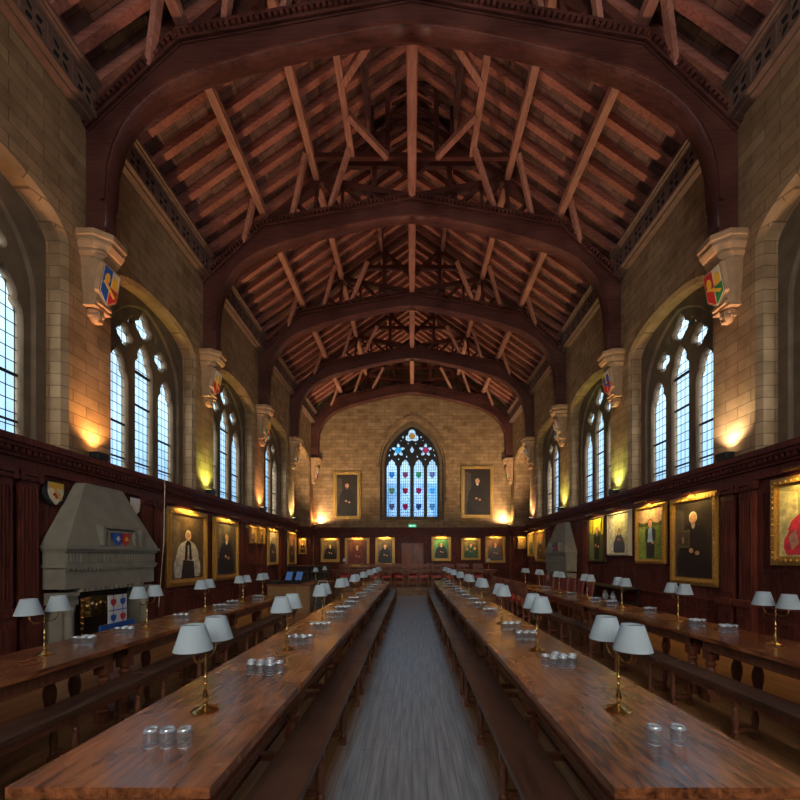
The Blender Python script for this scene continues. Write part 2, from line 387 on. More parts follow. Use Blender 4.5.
side_wall(-1, 'wall_left'); side_wall(1, 'wall_right')

# end wall with hole for the window
f_end = lambda u, v, w: Vector((u, w, v))
ew_out = [(-W-.02,0),(W+.02,0),(W+.02,roof_z(W)+.3),(0,roof_z(0)+.3),(-W-.02,roof_z(W)+.3)]
ewh = two_centred(0, 1.78, EYE+2.05, EYE+4.95, EYE+7.62)
struct(link('wall_back', plate_mesh('wall_back', ew_out, [ewh], YE, YE+.45, f_end, M['stone'])))
rear_hole = two_centred(0, 2.6, 3.4, 7.0, 11.2)  # unseen rear window, opened large to add fill light
struct(link('wall_front', plate_mesh('wall_front', ew_out, [rear_hole], YB-.45, YB, f_end, M['stone'])))
b = MB(); b.box(-2.9,-2.6,YB-.4,YB-.2,3.4,9); 
for x in (-1.56,-.52,.52,1.56): b.box(x-.1,x+.1,YB-.35,YB-.2,3.4,9.6)
b.box(-2.6,2.6,YB-.35,YB-.2,6.1,6.25); struct(b.build('window_13', M['tracery']))

# floor, dais, roof
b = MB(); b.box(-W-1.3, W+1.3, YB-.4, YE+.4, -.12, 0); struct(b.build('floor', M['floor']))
b = MB(); b.box(-W+.02, W-.02, 16.4, 16.85, 0, .155); b.box(-W+.02, W-.02, 16.85, YE, 0, .31); struct(b.build('floor_dais', M['dais']))
b = MB()
for sg in (-1, 1):
    e = W+.75; zo = .19
    P = [(sg*e, roof_z(e)+zo), (0, roof_z(0)+zo), (0, roof_z(0)+zo+.12), (sg*e, roof_z(e)+zo+.12)]
    b.prism(P, lambda u,v,w: (u,w,v), YB-.5, YE+.5)
struct(b.build('ceiling', M['roofboard']))

# rafters
ry = 3.95; bayname = ['before the first truss','between the first and second trusses','between the second and third trusses','between the third and fourth trusses','between the fourth and fifth trusses','over the end wall']
rm = {}
for sg in (-1, 1):
    bb = MB(); e = W-.02
    bb.prism([(sg*e, roof_z(e)), (sg*.04, roof_z(.04)), (sg*.04, roof_z(.04)+.185), (sg*e, roof_z(e)+.185)], lambda u,v,w:(u,w,v), -.065, .065)
    rm[sg] = bb.mesh('rafter', M['rafter'])
k = 0
while ry < 21.2:
    bi = sum(1 for t in TR if ry > t+.1)
    for sg in (-1, 1):
        sd = 'left' if sg < 0 else 'right'
        tag(link('rafter', rm[sg], None, (0, ry, 0)), 'reddish common rafter on the %s roof slope %s' % (sd, bayname[bi]), 'rafter', 'rafters on the %s slope %s' % (sd, bayname[bi]))
    ry += .455
# purlins and ridge piece
for sg in (-1, 1):
    sd = 'left' if sg < 0 else 'right'
    for (px, hh, w, nm) in ((3.90, 9.02, .17, 'lowest'), (2.515, 9.99, .15, 'middle'), (1.09, 10.98, .11, 'top')):
        b = MB(); z0 = EYE+hh-.06; zt = roof_z(px+w/2)-.004
        b.box(sg*px-w/2, sg*px+w/2, 3.2, 21.35, z0, zt)
        b.box(sg*px-w/2-.02, sg*px+w/2+.02, 3.2, 21.35, z0+.05, z0+.09)
        tag(b.build('purlin', M['timber_y']), 'long moulded purlin, %s of the three on the %s roof slope' % (nm, sd), 'purlin', None)
b = MB(); b.box(-.085, .085, 4.0, 21.35, EYE+9.42, EYE+9.62); b.box(-.11,.11,4.0,21.35,EYE+9.52,EYE+9.56)
tag(b.build('ridge_tie_beam', M['timber_y']), 'straight timber running down the centre line over the arch crowns', 'beam')

# ------------------------------------------------------------------ trusses
INTR = [(5.17,5.47),(5.16,6.0),(5.12,6.6),(5.03,6.95),(4.87,7.28),(4.66,7.56),(4.40,7.80),(4.12,7.98),(3.80,8.13),(3.40,8.27),(2.9,8.42),(2.3,8.58),(1.6,8.74),(.9,8.88),(.4,8.95),(0,8.99)]
EXTR = [(5.49,5.47),(5.49,7.20),(3.92,8.68),(0,9.40)]
def truss():
    t = thing('roof_truss', '', 'roof truss')
    fxz = lambda u,v,w: Vector((u,w,v))
    for sg in (-1, 1):
        pts = [(sg*x, EYE+h) for x,h in INTR] + [(sg*x, EYE+h) for x,h in EXTR[::-1]]
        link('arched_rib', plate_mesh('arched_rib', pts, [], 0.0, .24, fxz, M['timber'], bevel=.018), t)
        # inner moulded order, set back from the face
        p2 = [(sg*x, EYE+h) for x,h in INTR[1:]] + [(sg*(x+.0 if x<.1 else x+.075*(1 if h<8 else .35)), EYE+h+(.0 if h<6.9 else .075)) for x,h in INTR[1:]][::-1]
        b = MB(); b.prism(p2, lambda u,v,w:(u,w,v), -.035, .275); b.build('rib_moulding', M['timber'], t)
        # top moulding with dentils
        b = MB()
        E = EXTR[1:]
        for (a, c) in zip(E, E[1:]):
            A = Vector((sg*a[0], 0, EYE+a[1])); C = Vector((sg*c[0], 0, EYE+c[1]))
            L = (C-A).length; d = (C-A)/L; nrm = Vector((0,1,0)).cross(d); nrm = nrm if nrm.z > 0 else -nrm
            off = Vector((0,.12,0))
            b.beam(A+off+nrm*.0, C+off, .34, .05, up=nrm)
            b.beam(A+off+nrm*.11, C+off+nrm*.11, .42, .05, up=nrm)
            b.beam(A+off-nrm*.06, C+off-nrm*.06, .28, .025, up=nrm)
            nn = int(L/.1)
            for i in range(nn):
                p = A + d*(L*(i+.5)/nn) + nrm*.055
                for yy in (-.055, .295):
                    b.beam(p+Vector((0,yy,0))-d*.026, p+Vector((0,yy,0))+d*.026, .07, .06, up=nrm)
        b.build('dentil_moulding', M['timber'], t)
        b = MB(); b.box(sg*5.49, sg*5.15, -.02, .26, EYE+5.44, EYE+5.56); b.box(sg*5.49, sg*5.13, -.04, .28, EYE+5.40, EYE+5.45); b.build('post_base', M['timber'], t)
        P = lambda x, h, y=.12: (sg*x, y, EYE+h)
        MB().beam(P(3.95,8.74), P(2.45,10.0), .16, .19, up=(0,1,0)).beam(P(2.45,10.0), P(.05,11.66), .16, .19, up=(0,1,0)).build('principal_rafter', M['timber'], t)
        MB().beam(P(0,9.52), P(2.62,10.02), .15, .17, up=(0,1,0)).build('scissor_beam', M['timber'], t)
        for (a, c) in (((.75,9.33),(1.15,9.7)), ((1.15,9.25),(1.15,9.7)), ((1.15,9.25),(1.75,9.8)), ((1.85,9.15),(1.85,9.8)), ((1.85,9.12),(2.3,9.9)), ((2.6,9.0),(2.5,9.95)), ((2.6,8.98),(3.1,9.4))):
            MB().beam(P(*a), P(*c), .08, .09, up=(0,1,0)).build('lattice_strut', M['timber'], t)
        # raking wind braces from the truss up to the purlins (leaning towards the viewer)
        for (a, c) in (((4.42,8.25,.0),(4.0,9.05,-.38)), ((3.15,8.95,.0),(2.62,9.95,-.62)), ((2.15,9.2,0),(1.5,10.0,-.75))):
            MB().beam(P(*a), P(*c), .10, .12, up=(0,1,0)).build('wind_brace', M['timber_y'], t)
        MB().beam(P(4.55,8.15,.24), P(3.98,9.05,.8), .09, .11, up=(0,1,0)).build('wind_brace', M['timber_y'], t)
        MB().beam(P(.0,10.1), P(1.0,11.0), .12, .14, up=(0,1,0)).beam(P(1.0,9.75), P(1.0,11.0), .12, .12, up=(0,1,0)).build('upper_strut', M['timber'], t)
    MB().box(-.07,.07,.05,.19,EYE+9.4,EYE+11.7).build('king_post', M['timber'], t)
    MB().beam((-1.9,.12,EYE+10.42),(1.9,.12,EYE+10.42),.11,.14).build('collar_beam', M['timber'], t)
    return t
tp = Proto(truss())
tl = ['nearest great timber arch spanning the top of the picture', 'second timber arch from the camera, behind the nearest', 'third timber arch, in the middle of the roof', 'fourth timber arch, one bay before the end wall', 'last timber arch framing the stone end wall']
for i, y in enumerate(TR): tp.put((0, y, 0), 0, tl[i], 'arch-braced roof trusses')

# louvre lantern framing in the second bay
lt = thing('roof_lantern', 'dark square lantern shaft framed in timber between first and second arches', 'lantern', (0, 8.7, EYE+9.95))
MB().box(-2.5,2.5,.88,.98,0,.12).build('cross_beam', M['timber'], lt)
MB().box(-2.5,2.5,-1.5,-1.4,0,.12).build('cross_beam', M['timber'], lt)
for sg in (-1,1):
    MB().box(sg*1.5-.07,sg*1.5+.07,-2.0,.88,.0,.14).build('side_beam', M['timber_y'], lt)
    MB().beam((sg*1.45,.0,.04),(sg*.62,.92,.04),.12,.12).build('corner_brace', M['timber_y'], lt)
    MB().beam((sg*1.45,-.6,.04),(sg*.62,-1.45,.04),.12,.12).build('corner_brace', M['timber_y'], lt)
    for yy in (.86,-1.38): MB().box(sg*.6-.06,sg*.6+.06,yy-.06,yy+.06,.1,3.2).build('corner_post', M['timber'], lt)
    for x in (1.0,): MB().box(sg*x-.05,sg*x+.05,.9,.98,.1,1.3).build('stud', M['timber'], lt)
for zz in (.95,1.75,2.6): MB().box(-.6,.6,.84,.92,zz,zz+.1).build('rail', M['timber'], lt)
lat = MB()
for sg in (-1,1):
    for zz in (.35,.6,.85,1.15,1.4,1.65): lat.beam((sg*.5,.86,zz-.12),(0,.86,zz+.14),.03,.05,up=(0,1,0))
lat.build('louvre_slats', M['timber'], lt)
# opening closed above by boards
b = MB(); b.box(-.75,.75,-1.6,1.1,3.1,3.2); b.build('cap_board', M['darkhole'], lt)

# ------------------------------------------------------------------ cornice with pierced panels, one length per bay
def cornice_mesh(sg):
    L = BAY-.32; n = 8; pitch = L/n; holes = []
    z0, z1 = EYE+7.38, EYE+7.78
    for i in range(n):
        c = pitch*(i+.5); zc = (z0+z1)/2
        for a in range(4):
            t = a*PI/2
            pet = [(0,.03),(.045,.085),(.04,.13),(0,.19),(-.04,.13),(-.045,.085)]
            ct, st = math.cos(t+PI/4), math.sin(t+PI/4)
            holes.append([(c+u*ct-v*st, zc+u*st+v*ct) for u,v in pet])
            ct, st = math.cos(t), math.sin(t)
            holes.append([(c+u*ct-v*st, zc+u*st+v*ct) for u,v in [(0,.12),(.018,.14),(0,.16),(-.018,.14)]])
    me = plate_mesh('cornice', [(0,z0),(L,z0),(L,z1),(0,z1)], holes, 5.30, 5.308, lambda u,v,w: Vector((sg*w,u,v)), M['carved'])
    b = MB(); b.bm.from_mesh(me); bpy.data.meshes.remove(me)
    def bx(xa,xb,za,zb,ya=0,yb=L): b.box(sg*xa,sg*xb,ya,yb,za,zb)
    bx(5.27,5.49,z0-.035,z0); bx(5.36,5.49,z0-.08,z0-.035)
    bx(5.26,5.42,z1,z1+.04); bx(5.22,5.42,z1+.04,z1+.08); bx(5.17,5.42,z1+.08,z1+.13)
    for i in range(n+1):
        y = pitch*i; bx(5.29,5.35,z0,z1,max(0,y-.012),min(L,y+.012))
    b.mi = 1; bx(5.309,5.44,z0+.002,z1-.002)  # black sheet behind the piercings: shade of the void put into its colour
    return b.mesh('cornice', [M['carved'], M['darkhole']])
cn = 1
for sg in (-1,1):
    cm = cornice_mesh(sg)
    for k in range(-1, 5):
        y = 6.48+BAY*(k-1)+.28
        if y > 21: continue
        struct(link('trim_%d' % cn, cm, None, (0, y, 0))); cn += 1

# ------------------------------------------------------------------ side windows
def window_meshes():
    f = lambda u,v,w: Vector((w,u,v))
    zs = DZ+.1
    n = 20; us = [-math.cos(PI*i/n) for i in range(n+1)]
    outl = [(-HW-.02, zs-.12), (HW+.02, zs-.12)] + [(u*(HW+.02), arch_z(u)+.02) for u in us[::-1]]
    hole = two_centred(0, 1.16, zs+.02, EYE+3.95, EYE+5.40)
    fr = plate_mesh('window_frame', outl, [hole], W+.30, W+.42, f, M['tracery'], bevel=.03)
    outer = two_centred(0, 1.20, zs-.04, EYE+3.95, EYE+5.44)
    hl = [pointed(0, .285, zs+.05, EYE+4.0, EYE+4.66)]
    for s in (-1,1):
        hl.append(pointed(s*.745, .285, zs+.05, EYE+3.55, EYE+4.23))
        hl.append([(s*(.56)+u, EYE+4.54+v) for u,v in foil(0,0,.235,4,.25)])
        hl.append([(s*.33, EYE+4.84), (s*.50,EYE+4.86), (s*.42,EYE+5.02), (s*.33,EYE+5.08)])
    hl.append(tear(0, EYE+5.0, .28, .37, .31))
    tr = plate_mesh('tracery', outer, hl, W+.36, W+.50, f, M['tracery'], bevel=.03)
    g = MB(); g.poly([(W+.44,-1.2,zs),(W+.44,1.2,zs),(W+.44,1.2,EYE+4.6),(W+.44,.75,EYE+5.1),(W+.44,0,EYE+5.42),(W+.44,-.75,EYE+5.1),(W+.44,-1.2,EYE+4.6)])
    pane = g.mesh('pane', M['pane_side'])
    b = MB()
    for c, top in ((-.745,3.2),(0,3.75),(.745,3.2)):
        b.box(W+.42,W+.45,c-.29,c+.29,EYE+top-.5,EYE+top-.46); b.box(W+.42,W+.45,c-.29,c+.29,zs+.28,zs+.31)
    for c in (0,):
        b.box(W+.41,W+.45,c-.29,c+.29,EYE+3.95,EYE+4.0)
    bars = b.mesh('glazing_bar', M['iron'])
    return fr, tr, pane, bars
wm = window_meshes(); wn = 1
for sg in (-1,1):
    for c in BAYC:
        o = link('window_%d' % wn, None, None, (0, c, 0)); o.scale = (sg,1,1); struct(o); wn += 1
        for nm, me in zip(('window_frame','tracery','pane','glazing_bar'), wm): link(nm, me, o)
# end window
f = lambda u,v,w: Vector((u,w,v))
wo = struct(link('window_%d' % wn, None, None, (0,0,0)))
link('window_frame', plate_mesh('window_frame', two_centred(0,1.80,EYE+2.03,EYE+4.95,EYE+7.64), [two_centred(0,1.56,EYE+2.22,EYE+5.05,EYE+7.38)], YE+.12, YE+.30, f, M['tracery'], bevel=.04), wo)
hl = [pointed(x,.30,EYE+2.26,EYE+5.0,EYE+5.52) for x in (-1.14,-.38,.38,1.14)]
hl += [foil(x,EYE+6.02,.40,5,.52,pw=1.5) for x in (-.77,.77)] + [foil(0,EYE+6.80,.42,3,.42,pw=1.2)]
hl += [tear(0,EYE+6.05,.13,.26,.26)]
for s in (-1,1):
    hl += [oval(s*.22,EYE+6.38,.05,.08,8), oval(s*.5,EYE+6.75,.06,.1,8), oval(s*.62,EYE+6.55,.07,.05,8), oval(s*.3,EYE+5.65,.05,.09,8), oval(s*1.28,EYE+5.72,.05,.09,8), oval(s*1.22,EYE+6.02,.05,.08,8), oval(s*.75,EYE+5.5,.05,.07,8)]
link('tracery', plate_mesh('tracery', two_centred(0,1.60,EYE+2.18,EYE+5.05,EYE+7.42), hl, YE+.22, YE+.36, f, M['black'], bevel=.02), wo)
for (za, zb, mt) in ((EYE+2.2,EYE+4.15,'pane_blue'),(EYE+4.15,EYE+7.42,'pane_end')):
    g = MB(); hwz = 1.6 if zb < EYE+5 else None
    if hwz: g.poly([(-1.58,YE+.30,za),(1.58,YE+.30,za),(1.58,YE+.30,zb),(-1.58,YE+.30,zb)])
    else: g.poly([(-1.58,YE+.30,za),(1.58,YE+.30,za),(1.5,YE+.30,EYE+5.6),(1.05,YE+.30,EYE+6.4),(0,YE+.30,EYE+7.4),(-1.05,YE+.30,EYE+6.4),(-1.5,YE+.30,EYE+5.6)])
    g.build('pane', M[mt], wo)
sc = [(.05,.25,.55),(.35,.05,.12),(.05,.35,.12),(.25,.2,.35),(.35,.35,.1),(.6,.03,.05),(.7,.02,.1),(.3,.6,.75),(.3,.15,.2),(.65,.02,.05),(.08,.1,.2),(.3,.4,.45)]
def shield_pts(w, h): return [(-w,h*.5),(w,h*.5),(w,0),(w*.75,-h*.28),(0,-h*.6),(-w*.75,-h*.28),(-w,0)]
for i in range(12):
    x = (-1.14,-.38,.38,1.14)[i%4]; z = EYE+(4.62,3.72,2.83)[i//4]
    MB().poly([(x+u,YE+.285,z+v) for u,v in shield_pts(.15,.33)]).build('stained_shield', stained('stained glass %d'%i, sc[i]), wo)
for x, z, c in ((-.77,6.02,(.1,.5,.75)),(.77,6.02,(.8,.05,.12)),(0,6.80,(.85,.3,.05))):
    MB().poly([(u,YE+.285,v) for u,v in oval(x,EYE+z,.18,.18,16)]).build('stained_roundel', stained('stained roundel', c), wo)
# hood mould round it
hp = two_centred(0,2.0,EYE+2.9,EYE+4.95,EYE+7.92)[1:]; hi = two_centred(0,1.88,EYE+2.9,EYE+4.95,EYE+7.78)[1:]
b = MB()
for (a,c,a2,c2) in zip(hp,hp[1:],hi,hi[1:]): b.prism([a,c,c2,a2], lambda u,v,w:(u,w,v), YE-.09, YE+.02)
b.box(-2.05,2.05,YE-.06,YE+.1,EYE+1.95,EYE+2.05)
struct(b.build('trim_%d'%cn, M['stone'])); cn += 1

# ------------------------------------------------------------------ panelling
def panelling(name, f, length, flip, z_base, door=None, step=.56):
    """f(u, d, z): u along the wall, d out from the wall"""
    b = MB()
    def bx(u0,u1,d0,d1,z0,z1):
        P = [f(u,d,z) for z in (z0,z1) for (u,d) in ((u0,d0),(u1,d0),(u1,d1),(u0,d1))]
        c = [b.bm.verts.new(p) for p in P]
        for q in ((3,2,1,0),(4,5,6,7),(0,1,5,4),(1,2,6,5),(2,3,7,6),(3,0,4,7)): b._f([c[i] for i in q])
    L = length
    bx(0,L,0,.03,z_base,DZ-.05)
    bx(0,L,.03,.09,z_base,z_base+.16)
    for z in (z_base+.68, 1.42, 2.68): bx(0,L,.03,.055,z-.04,z+.04)
    bx(0,L,.03,.075,.85+z_base*.5,.88+z_base*.5)
    n = max(1, int(L/step))
    for i in range(n+1):
        u = L*i/n; bx(max(0,u-.045),min(L,u+.045),.03,.05,z_base+.16,2.7)
    for (d, z0, z1) in ((.10,2.86,2.92),(.08,2.92,3.02),(.13,3.02,3.06),(.22,3.14,3.19),(.26,3.19,DZ)): bx(0,L,0,d,z0,z1)
    bx(0,L,0,.16,3.06,3.14)
    for i in range(int(L/.09)): bx(i*.09,i*.09+.045,.16,.20,3.075,3.135)
    return b, bx
for sg, nm in ((-1,'left'),(1,'right')):
    a0 = ALC-HW-.02
    f = lambda u,d,z: (sg*(W-.005-d), YB+u, z)
    b, bx = panelling('p', f, a0-YB, sg<0, 0)
    struct(b.build('trim_%d'%cn, M['panel'])); cn += 1
    y1_ = ALC+HW+.01
    f3 = lambda u,d,z: (sg*(W-.005-d), y1_+u, z)
    b, bx = panelling('p', f3, YE-.30-y1_, sg<0, .31, step=.5)
    struct(b.build('trim_%d'%cn, M['panel'])); cn += 1
    # return on the far jamb of the alcove and pier
    f2 = lambda u,d,z: (sg*(W+.0+u-.06), ALC+HW-.005-d, z)
    b, bx = panelling('p', f2, 1.1, False, .31, step=.5)
    struct(b.build('trim_%d'%cn, M['panel'])); cn += 1
f = lambda u,d,z: (-W+.06+u, YE-.005-d, z)
b, bx = panelling('p', f, 2*W-.12, False, .31, step=.55)
struct(b.build('trim_%d'%cn, M['panel'])); cn += 1
# pilasters, in pairs below every corbel
def pilaster(z0=.95):
    t = thing('pilaster', '', 'pilaster')
    b = MB(); b.box(-.13,.13,-.07,0,z0,2.72)
    for i in range(5): x = -.1+.05*i; b.box(x-.012,x+.012,-.085,-.07,z0+.1,2.62)
    b.build('fluted_shaft', M['panel'], t)
    if z0 < 1: b = MB(); b.box(-.15,.15,-.13,0,0,.12); b.box(-.14,.14,-.11,0,.12,.84); b.box(-.155,.155,-.15,0,.84,.95); b.box(-.08,.08,-.13,-.11,.3,.7); b.build('pedestal', M['panel'], t)
    b = MB(); b.box(-.15,.15,-.1,0,2.72,2.78)
    for s in (-1,1): b.lathe([(.045,-.12),(.045,-.02)], (s*.13,0,2.75), 10, 'y')
    b.box(-.16,.16,-.12,0,2.79,2.86); b.build('scrolled_capital', M['panel'], t)
    return t
pp = Proto(pilaster())
for y, l in ((5.42,'farther one left of the left fireplace'),(5.06,'nearer one left of the left fireplace'),(12.2,'nearer of the pair before the small pictures'),(12.55,'farther of the pair before the small pictures'),(15.85,'near one beyond the yellow frame'),(16.3,'far one beyond the yellow frame')):
    pp.put((-(W-.05), y, 0), PI/2, 'fluted dark red pilaster on the left wall, ' + l, 'fluted pilasters on the left wall')
for y, l in ((7.85,'nearer'),(8.20,'farther')): pp.put((-(W-.05), y, 0), PI/2, 'fluted pilaster, %s of the pair between left fireplace and large gilt portrait' % l, 'fluted pilasters on the left wall')
for y, l in ((6.58,'far one beside the large dark portrait'),(6.2,'near one beside the red-robed portrait'),(12.0,'one just before the right fireplace'),(15.2,'one just beyond the right fireplace')):
    pp.put((W-.05, y, 0), -PI/2, 'fluted dark red pilaster on the right wall, ' + l, 'fluted pilasters on the right wall')

# door in the end wall
dr = struct(link('door_1', None, None, (.03, YE-.06, .31)))
b = MB(); b.box(-.72,-.6,-.08,0,0,2.12); b.box(.6,.72,-.08,0,0,2.12); b.box(-.78,.78,-.1,0,2.12,2.26); b.build('door_frame', M['panel'], dr)
dw = wood('door wood', (.15,.045,.024), (.30,.10,.05), .4, 'z')
for s in (-1,1):
    b = MB(); b.box(min(s*.01,s*.6),max(s*.01,s*.6),-.045,0,0,2.12)
    for z0,z1 in ((.15,.8),(.9,1.35),(1.45,2.02)):
        for a,c in ((.07,.28),(.33,.54)): b.box(min(s*a,s*c),max(s*a,s*c),-.058,-.045,z0,z1)
    b.build('door_leaf', dw, dr)

# ------------------------------------------------------------------ corbels with shields and carved heads
def corbel(cols):
    t = thing('stone_corbel', '', 'corbel')
    # local: x along the wall, -y out into the hall, z up, top at 0
    def ring(hw, d, z): c = d*.42; return [(-hw,0,z),(-hw,-(d-c),z),(-hw+c*.75,-d,z),(hw-c*.75,-d,z),(hw,-(d-c),z),(hw,0,z)]
    def stack(levels):
        b = MB(); R = [[b.bm.verts.new(p) for p in ring(*l)] for l in levels]
        for a, c in zip(R, R[1:]):
            for i in range(6): b._f([a[i],a[(i+1)%6],c[(i+1)%6],c[i]])
        b._f(R[0]); b._f(R[-1]); return b
    stack([(.31,.50,0),(.31,.50,-.09),(.27,.45,-.14),(.27,.45,-.17),(.29,.47,-.19),(.27,.42,-.27),(.25,.37,-.29),(.26,.38,-.33),(.24,.33,-.38),(.235,.29,-.40)]).build('moulded_cap', M['corbel'], t)
    stack([(.22,.29,-.395),(.20,.24,-.75),(.165,.16,-1.13)]).build('tapered_body', M['corbel'], t)
    # sloping shield slab
    d0, d1, z0, z1 = -.335, -.21, -.46, -1.10
    o = Vector((0,d0,z0)); v = Vector((0,d1-d0,z1-z0)); L = v.length; v.normalize(); nrm = Vector((0,-1,0)); nrm = (nrm - v*nrm.dot(v)).normalized()
    def fs(u, s, w): p = o + v*s + nrm*w; return (u, p.y, p.z)
    b = MB(); b.prism([(-.19,0),(.19,0),(.19,L*.72),(0,L),(-.19,L*.72)], fs, -.05, .035)
    sh = b.build('shield', M['corbel'], t)
    ms = [M[c] for c in cols] + [M['plaster']]; b = MB(); b.mi = 4; b.prism([(-.165,.02),(.165,.02),(.165,L*.71),(0,L*.95),(-.165,L*.71)], fs, .035, .037)
    w1, w2 = .037, .046
    b.mi = 0; b.prism([(-.16,.03),(0,.03),(0,L*.45),(-.16,L*.45)], fs, w1, w2)
    b.mi = 1; b.prism([(.01,L*.46),(.16,L*.46),(.16,L*.7),(.01,L*.92)], fs, w1, w2)
    b.mi = 2; b.prism([(-.16,L*.47),(-.02,L*.47),(-.02,L*.9),(-.16,L*.7)], fs, w1, w2)
    b.mi = 3
    b.prism([(.08+.06*math.cos(a*PI/5), .2+.11*math.sin(a*PI/5)) for a in range(10)], fs, w1, w2)
    b.prism([(-.08+.05*math.cos(a*PI/4), .2+.09*math.sin(a*PI/4)) for a in range(8)], fs, w2, w2+.006)
    b.prism([(-.15,L*.42),(-.11,L*.38),(.14,L*.62),(.1,L*.68)], fs, w2, w2+.005)
    b.build('painted_arms', ms, sh)
    b = MB(); b.prism([(-.18,-1.17),(.18,-1.17),(.18,-1.12),(-.18,-1.12)], lambda u,v_,w:(u,-w,v_), 0, .2); b.prism([(-.14,-1.12),(.14,-1.12),(.14,-1.07),(-.14,-1.07)], lambda u,v_,w:(u,-w,v_), 0, .25); b.build('ledge', M['corbel'], t)
    # carved head
    b = MB(); b.ell((0,-.09,-1.28),(.095,.105,.125)); b.ell((0,-.2,-1.285),(.02,.03,.035),8,6)
    for s in (-1,1): b.ell((s*.095,-.09,-1.28),(.018,.025,.035),8,6); b.ell((s*.035,-.175,-1.245),(.022,.018,.014),8,6)
    b.ell((0,-.175,-1.335),(.035,.02,.012),8,6); b.ell((0,-.16,-1.375),(.045,.035,.03),8,6)
    hd = b.build('carved_head', M['corbel'], t, smooth=True)
    b = MB(); b.ell((0,-.07,-1.22),(.115,.12,.075)); b.box(-.1,.1,-.1,0,-1.3,-1.2); b.build('carved_cap', M['corbel'], hd, smooth=True)
    b = MB()
    for s in (-1,1): b.ell((s*.036,-.188,-1.258),(.014,.008,.009),8,6)
    b.build('eye', M['darkhole'], hd)
    return t
pal = [('blue','red','blue','yellow'),('white','red','red','yellow'),('yellow','red','green','yellow'),('red','blue','green','yellow'),('yellow','blue','red','white'),
       ('red','green','red','yellow'),('yellow','red','red','blue'),('red','yellow','blue','white'),('blue','yellow','red','white'),('red','white','green','yellow')]
for si, sg in enumerate((-1,1)):
    for k, ty in enumerate(TR):
        c = corbel(pal[si*5+k]); c.location = (sg*(W-.005), ty+.12, EYE+5.385); c.rotation_euler = (0,0, PI/2 if sg<0 else -PI/2)
        tag(c, 'stone corbel with painted shield and carved head, %s from the camera on the %s wall' % (ORD[k], 'left' if sg<0 else 'right'), 'corbel', 'corbels under the roof arches')

# ------------------------------------------------------------------ uplights on the ledge
UPC = {(-1,0):(1,.48,.16),(-1,1):(.72,.85,.16),(-1,2):(1,.5,.2),(-1,3):(1,.85,.35),(-1,4):(1,.45,.16),
       (1,0):(1,.78,.5),(1,1):(.70,.9,.24),(1,2):(.75,.85,.22),(1,3):(1,.6,.35),(1,4):(1,.85,.35)}
UPP = {(-1,0):85,(-1,1):75,(-1,2):80,(-1,3):70,(-1,4):55,(1,0):80,(1,1):70,(1,2):75,(1,3):70,(1,4):50}
for sg in (-1,1):
    for k, ty in enumerate(TR):
        y = ty+.12 if k < 4 else 21.25
        t = thing('floodlight', 'small black floodlight on the %s panelling ledge below the %s corbel' % ('left' if sg<0 else 'right', ORD[k]), 'floodlight', (sg*(W-.13), y, DZ), 0 if sg<0 else PI, 'uplights on the panelling ledge')
        b = MB(); b.box(-.07,.09,-.11,.11,.05,.15); 
        for i in range(5): b.box(-.075+.035*i,-.06+.035*i,-.1,.1,.02,.05)
        b.build('housing', M['black'], t)
        MB().box(-.02,.02,-.12,-.11,0,.12).box(-.02,.02,.11,.12,0,.12).box(-.03,.03,-.12,.12,0,.012).build('bracket', M['iron'], t)
        MB().box(-.055,.075,-.095,.095,.15,.154).build('lens', emis('flood lens', UPC[(sg,k)], 6), t)
        ld = bpy.data.lights.new('flood', 'SPOT'); ld.energy = UPP[(sg,k)]*1.0; ld.color = UPC[(sg,k)]; ld.spot_size = math.radians(115); ld.spot_blend = 1.0; ld.shadow_soft_size = .06
        lo = link('flood_lamp', ld, t, (.05,0,.19)); lo.rotation_euler = (PI, math.radians(-12), 0)   # up, leaning to the hall
        lc = bpy.data.lights.new('roof_fill', 'SPOT'); lc.energy = 225 if k < 3 else (620 if k == 3 else 420); lc.color = (1,.55,.34) if k < 3 else (1,.70,.40); lc.spot_size = math.radians(84 if k < 3 else 100); lc.spot_blend = 1.0; lc.shadow_soft_size = .1  # second lamp added to the fixture to brighten roof and end wall
        lq = link('roof_fill_lamp', lc, t, (.10,0,.20)); lq.rotation_euler = Vector((.42 if k < 4 else .8, (0 if k < 3 else .75 if k == 3 else .02)*(1 if sg < 0 else -1), 1)).to_track_quat('-Z','Y').to_euler()

